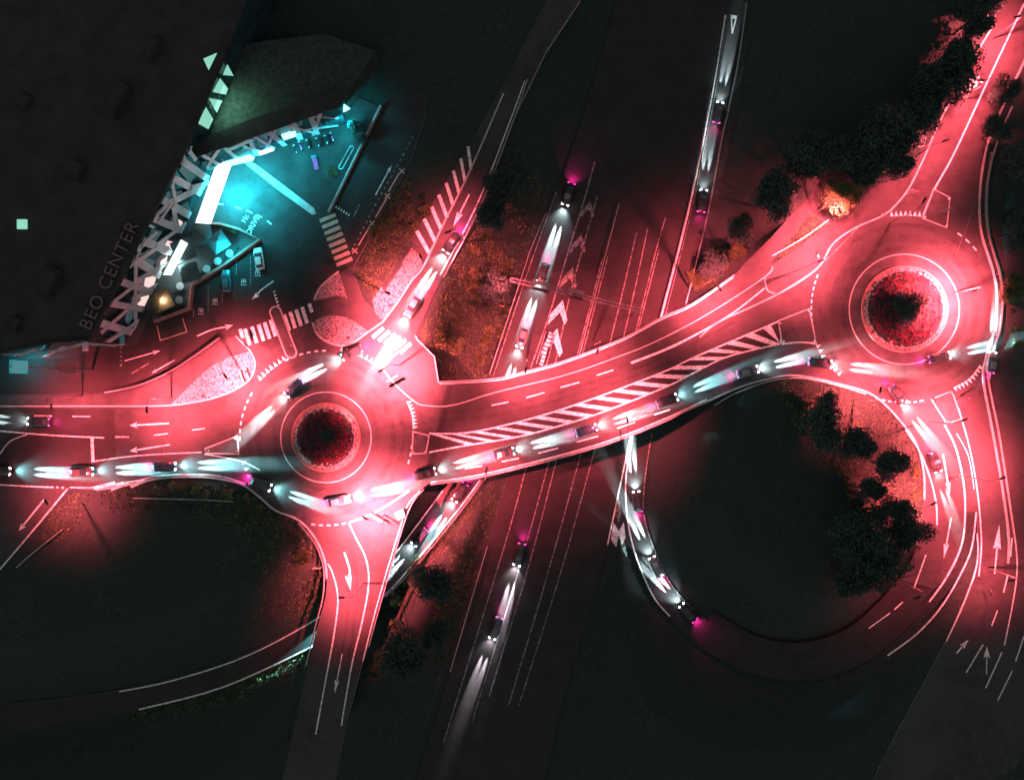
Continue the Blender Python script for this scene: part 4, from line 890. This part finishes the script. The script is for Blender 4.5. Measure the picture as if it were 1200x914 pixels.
# sign gantry over the motorway
g0, g1 = P(598,328,-.3), P(750,364,-.3); ga = empty('sign_gantry', P(598,328,ZL)); tag(ga, 'steel truss gantry with a sign board across the motorway above the bridge', 'sign gantry')
mb = MB(); d = (g1-g0)
side = Vector((-d.y, d.x, 0)).normalized()*.35
for s_ in (side, -side):
    for zz in (0, .7): mb.bar(g0+s_+Vector((0,0,zz)), g1+s_+Vector((0,0,zz)), .09)
n = 24
for i in range(n):
    a = g0+d*i/n; b = g0+d*(i+1)/n
    for s_ in (side, -side): mb.bar(a+s_, b+s_+Vector((0,0,.7)), .05)
    mb.bar(a+side+Vector((0,0,.7)), b-side+Vector((0,0,.7)), .05)
at_parent(mb.build('truss', M['post']), ga)
for q in (g0, g1): mb = MB(); mb.tube((q.x, q.y, ZL-.3), (q.x, q.y, q.z+.6), .16); at_parent(mb.build('column', M['post']), ga)
for t_, wd in ((.235, 3.6), (.5, 3.2)):
    c = g0+d*t_; an = math.atan2(d.y, d.x); mb = MB(); mb.box(c-side*1.9+Vector((0,0,.2)), (wd,.16,2.2), rz=an); at_parent(mb.build('sign_panel', M['black']), ga)
    mb = MB(); mb.box(c+side*1.9+Vector((0,0,1.25)), (wd, .5,.08), rz=an); at_parent(mb.build('walkway', M['post']), ga)
# crash cushion in the gore
cc = empty('crash_cushion', P(640,408,ZL)); tag(cc, 'striped crash cushion at the tip of the exit gore beside the bridge', 'crash cushion')
a, b = P(645,390,ZL), P(634,428,ZL); dd = b-a; sd = Vector((-dd.y, dd.x, 0)).normalized()
mb = MB(); mb.bar(a+Vector((0,0,.5)), b+Vector((0,0,.5)), .7, .5); at_parent(mb.build('core', M['white']), cc)
for i in range(8):
    c = a+dd*(i+.5)/8
    mb = MB(); mb.box(c+Vector((0,0,.5)), (.22, 1.9, .8), rz=math.atan2(dd.y, dd.x)); at_parent(mb.build('diaphragm', M['black']), cc)
for s_ in (sd, -sd): mb = MB(); mb.bar(a+s_*.95+Vector((0,0,.55)), b+s_*1.05+Vector((0,0,.55)), .1, .35); at_parent(mb.build('side_rail', M['steel']), cc)
# keep-right bollards
def make_bollard():
    t = empty('bollard', (0,0,0)); mb = MB(); mb.tube((0,0,.1), (0,0,.95), .13, n=10); mb.build('body', M['white'], t); mb = MB(); mb.tube((0,0,.95), (0,0,1.05), .16, .08, n=10); mb.build('cap', M['black'], t); return t
bo = make_bollard()
for i, (x_, y_, l_) in enumerate([(276,514,'upper'),(278,529,'lower right'),(245,528,'left')]): 
    o = bo if i == 0 else copy_tree(bo); o.location = P(x_, y_); tag(o, f'white bollard at the {l_} corner of the island left of the left roundabout', 'bollard', 'white bollards on the islands')
for x_, y_, l_ in [(486,507,'upper left corner of the island at the bridge start'),(501,512,'upper right corner of the island at the bridge start'),(485,530,'lower left corner of the island at the bridge start'),(497,529,'lower right corner of the island at the bridge start'),
                   (914,379,'upper left corner of the island left of the right roundabout'),(947,364,'top corner of the island left of the right roundabout'),(954,399,'lower right corner of the island left of the right roundabout'),(918,400,'lower left corner of the island left of the right roundabout'),
                   (1093,469,'left tip of the island below the right roundabout'),(1114,460,'upper tip of the island below the right roundabout'),(1110,494,'lower tip of the island below the right roundabout'),
                   (1083,255,'lower left tip of the island above the right roundabout'),(1108,265,'lower right tip of the island above the right roundabout'),(1111,234,'upper right tip of the island above the right roundabout'),(1033,252,'kerb left of the yield teeth above the right roundabout'),(341,405,'lower end of the refuge between the zebra crossings')]:
    o = copy_tree(bo); o.location = P(x_, y_); tag(o, 'white bollard on the '+l_, 'bollard', 'white bollards on the islands')
# manhole covers
for x_, y_, l_ in [(264,469,'below the gravel bed left of the roundabout'),(238,464,'on the gravel bed corner'),(337,321,'in the middle of the car park lane'),(381,323,'beside the triangular gravel bed'),(339,409,'on the refuge between the zebra crossings'),(408,396,'on the oval gravel bed'),(457,358,'on the gravel strip by the northern road'),(436,478,'inside the left roundabout'),(55,469,'on the footpath at the left'),(929,386,'on the island left of the right roundabout')]:
    mb = MB(); c = P(x_, y_); mb.tube((c.x,c.y,.0), (c.x,c.y,.145 if y_ in (464,409,396,386,323) else .1 if y_ == 469 and x_ == 55 else .03), .36, n=16); tag(mb.build('manhole_cover', M['black']), 'round dark manhole cover '+l_, 'manhole cover', 'manhole covers')

# ------------------------------------------------------------------ vegetation
def crown(mb, c, rx, rz, n, s, seed, flat=1):
    rd = random.Random(seed); blobs = []
    for i in range(max(6, int(rx*5))):
        a = rd.random()*6.28; u = rd.random()**.5; zz = rd.uniform(-.8, .85); rr = u*math.sqrt(max(0, 1-zz*zz))
        blobs.append((c[0]+rx*.78*rr*math.cos(a), c[1]+rx*.78*rr*math.sin(a), c[2]+rz*.75*zz, rx*rd.uniform(.28, .5)))
    for i in range(n):
        b = blobs[rd.randrange(len(blobs))]; v = Vector((rd.gauss(0,1), rd.gauss(0,1), rd.gauss(0,1))).normalized()*b[3]*rd.choice((1, 1, 1.25))*rd.uniform(.5, 1.12)
        leaf(mb, (b[0]+v.x, b[1]+v.y, b[2]+v.z*.8), s*rd.uniform(.6, 1.3))
def make_tree(name, rx, rz, h, n, s, lm, seed):
    random.seed(seed); t = empty(name, (0,0,0)); mb = MB()
    mb.tube((0,0,-.4), (0,0,h*.55), .22*h/9, .13*h/9, 8)
    for k in range(5):
        a = k*1.26+random.random(); mb.tube((0,0,h*.4), (rx*.55*math.cos(a), rx*.55*math.sin(a), h*.72+random.random()), .1, .03, 5)
    mb.tube((0,0,h*.55), (0,0,h*.85), .1, .03, 6); mb.build('trunk', M['bark'], t)
    mb = MB(); crown(mb, (0,0,h-rz), rx, rz, n, s, seed); mb.build('crown', M[lm], t); return t
tp = [make_tree('tree', 4.2, 3.2, 10, 5200, .30, 'leaf_dark', 11), make_tree('tree', 3.4, 3.0, 9, 4000, .28, 'leaf_dark', 12), make_tree('tree', 5.0, 3.4, 11, 6500, .32, 'leaf_dark', 13)]
to = make_tree('tree', 3.4, 2.0, 6.2, 5200, .2, 'leaf_dry', 14)
def make_shrub(rx, h, n, s, lm, seed):
    t = empty('shrub', (0,0,0)); random.seed(seed); mb = MB(); crown(mb, (0,0,h*.5), rx, h*.5, n, s, seed); mb.build('foliage', M[lm], t)
    mb = MB()
    for k in range(4): mb.tube((0,0,-.3), (rx*.4*math.cos(k*1.6), rx*.4*math.sin(k*1.6), h*.6), .05, .02, 5)
    mb.build('stem', M['bark'], t); return t
bush = make_tree('tree', 3.6, 1.5, 4.2, 5200, .22, 'leaf_dark', 31)
sp_ = [make_shrub(1.7, 1.5, 900, .16, 'leaf_dry', 21), make_shrub(1.2, 1.1, 600, .14, 'leaf', 22), make_shrub(2.2, 2.0, 1500, .17, 'leaf_dry', 23)]
fu = set()
def place(proto, px, py, z, sc, label, cat, group, zc=None):
    o = proto if id(proto) not in fu else copy_tree(proto); fu.add(id(proto))
    q = P(px, py, zc if zc is not None else 0); g = gz(q.x, q.y) if z is None else z
    o.location = (q.x, q.y, g); o.scale = (sc, sc, sc*random.uniform(.9,1.1)); o.rotation_euler = (0,0,random.random()*6.28); tag(o, label, cat, group); return o
random.seed(5)
TG = 'dark trees around the roads'
T = [(960,500,0,'dark tree in the right hollow below the shaded slope'),(1000,520,1,'dark tree in the right hollow closest to the curved bank'),(1022,575,1,'dark tree in the right hollow left of the curved road'),(1000,625,2,'wide dark tree deep in the right hollow'),(1066,622,0,'dark tree whose crown overhangs the curved road in the lower right'),(1030,660,2,'wide dark tree at the lower end of the curved road'),
     (1140,22,0,'dark tree beside the top right road near the frame edge'),(1128,62,1,'dark tree overhanging the left side of the top right road'),(1100,100,2,'wide dark tree left of the top right road'),(1070,150,0,'dark tree above the right roundabout beside the kerb'),(1025,165,2,'wide dark tree above the lit tree'),(1018,195,1,'dark tree just right of the lit tree'),
     (945,185,2,'wide dark tree above the narrow side path'),(912,228,0,'dark tree left of the narrow side path'),(880,262,1,'dark tree above the lit bushes at the bridge end'),(1184,102,1,'dark tree overhanging the right side of the top right road'),(1176,148,1,'dark tree right of the kerb of the top right road'),(1205,190,2,'wide dark tree at the right edge of the picture'),(1198,270,0,'dark tree right of the guardrail beside the right roundabout'),
     (1045,600,0,'dark tree in the right hollow touching the overhanging crown'),(1040,545,1,'dark tree on the rim of the right hollow'),(1000,680,1,'dark tree at the lower rim of the right hollow'),(975,478,1,'dark tree just inside the upper right rim of the hollow'),
     (1158,-5,1,'dark tree cut by the top frame edge beside the top right road'),(1118,85,0,'dark tree between two crowns left of the top right road'),(1088,125,1,'dark tree halfway down the left side of the top right road'),(1050,185,0,'dark tree at the verge above the right roundabout'),(985,182,0,'dark tree directly above the lit tree'),(850,300,1,'dark tree behind the lit clump at the bridge end'),
     (500,690,0,'round dark tree between the sunken ramp and the motorway'),(470,770,2,'wide dark tree right of the southern road'),(505,760,1,'dark tree left of the lower motorway guardrail'),
     (575,250,1,'dark tree on the slope right of the northern road'),(590,210,0,'dark tree high on the slope right of the northern road'),(578,330,1,'dark tree on the slope above the red and white board')]
for x_, y_, k, l_ in T: place(tp[k], x_, y_, None, random.uniform(.85, 1.08), l_, 'tree', TG, zc=6)
place(to, 986, 228, None, 1.15, 'orange lit tree beside the narrow side path', 'tree', None, zc=5)
place(to, 1192, 340, None, .95, 'orange lit tree right of the right roundabout', 'tree', None, zc=4)
place(tp[1], 415, 148, 0, .42, 'small dark tree at the upper end of the teal forecourt', 'tree', None, zc=3); place(tp[1], 422, 160, 0, .36, 'second small dark tree beside the hoop frame of the forecourt', 'tree', None, zc=3)
place(sp_[0], 389, 202, 0, .75, 'lone dry shrub on the teal forecourt beside the hoop frame', 'shrub', None)
SG = 'shrubs on the roadside banks'
def bank(pts, n, base, wid, scs=(.6, 1.1)):
    q = spl([(a, b, 0) for a, b in pts], 6)
    tot = len(q)-1; ordn = ['first','second','third','fourth','fifth','sixth','seventh','eighth','ninth','tenth','eleventh','twelfth','thirteenth','fourteenth']
    for i in range(n):
        v = q[int((i+.5)/n*tot)]; jx = random.uniform(-wid, wid); jy = random.uniform(-wid, wid)
        place(random.choice(sp_), v.x+jx, v.y+jy, None, random.uniform(*scs), f'{ordn[i]} shrub {base}', 'shrub', SG)
bank([(335,622),(355,650),(362,680),(352,705)], 8, 'on the lit bank left of the southern road from the top', 8, (.7,1.1))
bank([(200,572),(240,574),(280,580),(310,605)], 8, 'on the bank under the western road from the left', 4, (.5,.8))
bank([(505,240),(490,262),(462,262),(440,300)], 9, 'between service lane and hatched area from the top', 10, (.5,.8))
bank([(590,300),(592,345),(585,390),(565,430)], 9, 'just left of the exit lane from the top', 7, (.5,.9))
bank([(548,300),(540,340),(528,380),(525,420)], 8, 'between northern road and exit lane from the top', 12, (.7,1.1))
bank([(558,265),(560,320),(562,370),(565,410)], 7, 'on the slope beside the exit lane from the top', 8, (.7,1.1))
bank([(822,330),(838,318),(860,298),(880,284)], 9, 'in the lit clump above the right end of the bridge from the left', 6, (.8,1.2))
bank([(470,700),(455,740),(440,790)], 6, 'on the dark strip right of the southern road from the top', 10, (.8,1.2))
bank([(450,710),(480,672),(515,632),(548,592)], 9, 'in the hedge outside the bend of the sunken ramp from the left', 3, (.4,.6))
bank([(1065,540),(1072,580),(1060,600)], 5, 'inside the curved road from the top', 6, (.5,.8))
bank([(1185,330),(1190,365),(1186,410)], 5, 'right of the right roundabout from the top', 5, (.5,.9))
# ground cover: tufts of grass and stones, nobody could count
def scatter(name, m, regions, n, s, label, cat, up_=False, hz=None, cov=None):
    mb = MB(); random.seed(hash(name) % 1000 if False else len(name)*7)
    for k, reg in enumerate(regions):
        xs = [a for a, b in reg]; ys = [b for a, b in reg]; cnt = 0; tries = 0
        while cnt < n[k] and tries < n[k]*12:
            tries += 1; x_ = random.uniform(min(xs), max(xs)); y_ = random.uniform(min(ys), max(ys))
            if not bool(inpoly(np.array([x_]), np.array([y_]), reg)[0]): continue
            q = Q(x_, y_)
            if dup_at(q.x, q.y): continue
            g = gz(q.x, q.y); cnt += 1
            leaf(mb, (q.x, q.y, g+random.random()*.25), s*random.uniform(.35, 1.4))
    tag(mb.build(name, m), label, cat, kind='stuff')
def dup_at(x, y):
    for pw in up:
        if bool(inpoly(np.array([x]), np.array([y]), pw)[0]):
            for h in HW:
                if bool(inpoly(np.array([x]), np.array([y]), h)[0]): return False
            return True
    for pw in LW:
        if bool(inpoly(np.array([x]), np.array([y]), pw)[0]): return True
    return False
HW = [[tuple(Q(a, b)) for a, b in h] for h in HOLES]; LW = [[tuple(Q(a, b, ZL)) for a, b in p[::3]] for p in LOWP]
up = [[tuple(v) for v in p[::2]] if len(p) > 60 else p for p in up]
scatter('grass', [M['leaf_dry'], M['leaf']], [[(414,318),(445,255),(480,200),(488,268),(481,281),(470,300),(440,350)], [(490,400),(520,330),(560,260),(600,300),(600,340),(575,440),(516,446),(511,416)], [(902,310),(950,250),(972,262),(922,300)],
        [(265,592),(310,592),(351,612),(381,650),(381,700),(372,728),(330,742),(296,735),(300,690),(285,640)], [(115,578),(190,565),(270,568),(330,605),(300,620),(200,600),(120,600)], [(905,448),(935,442),(990,452),(1040,478),(1078,532),(1084,590),(1072,650),(1040,690),(1010,640),(985,560),(930,500)], [(60,600),(85,575),(110,580),(90,620),(40,650)], [(370,770),(365,762),(261,808),(140,840),(120,870),(260,840),(350,795)], [(460,700),(540,600),(556,600),(500,690),(465,740)], [(545,600),(568,566),(596,572),(572,640),(530,785),(500,800),(505,700)], [(560,250),(600,160),(640,200),(620,290),(600,340),(575,300)]],
        [4200, 8000, 900, 4200, 2600, 9500, 900, 3200, 1800, 3200, 2200], .2, 'rough brown and green grass and weeds on the verges and slopes', 'grass')
# planting of the two roundabouts
for (cx, cy), rp, n, tl, tr, off, lab in ((C1, 39.5, 3400, 'dark bush in the middle of the left roundabout', .42, (-1, -2), 'left'), (C2, 50, 4600, 'wide dark bush in the middle of the right roundabout', .95, (9, -3), 'right')):
    mb = MB(); random.seed(rp)
    for _ in range(n):
        a = random.random()*6.28; r_ = (random.random()**.5)*(rp-8)/S
        if (math.sin(a*7+r_*3)+math.sin(r_*5-a*3)) < -1.1: continue
        c = P(cx, cy); zz = .5+1.0*(1-r_/(rp/S)); leaf(mb, (c.x+r_*math.cos(a), c.y+r_*math.sin(a), zz+random.random()*.35), random.uniform(.12, .26))
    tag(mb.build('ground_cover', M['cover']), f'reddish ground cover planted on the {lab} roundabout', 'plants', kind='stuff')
    place(bush, cx+off[0], cy+off[1], .7, tr, tl, 'bush', None, zc=3)
    rm = None
    for i in range(26 if rp < 45 else 32):
        a = i/(26 if rp < 45 else 32)*6.28+random.uniform(-.2,.2); c = P(cx, cy); r_ = (rp-6+random.uniform(-3.5, 2.5))/S; bm = bmesh.new(); bmesh.ops.create_icosphere(bm, subdivisions=1, radius=random.uniform(.14,.4))
        for v in bm.verts: v.co *= random.uniform(.75, 1.2); v.co.z *= .7
        me = bpy.data.meshes.new('boulder'); bm.to_mesh(me); bm.free(); me.materials.append(M['rock']); o = link(bpy.data.objects.new('boulder', me)); o.location = (c.x+r_*math.cos(a), c.y+r_*math.sin(a), .5)
        tag(o, f'pale boulder in the ring around the planting of the {lab} roundabout', 'boulder', f'boulders ringing the {lab} roundabout')
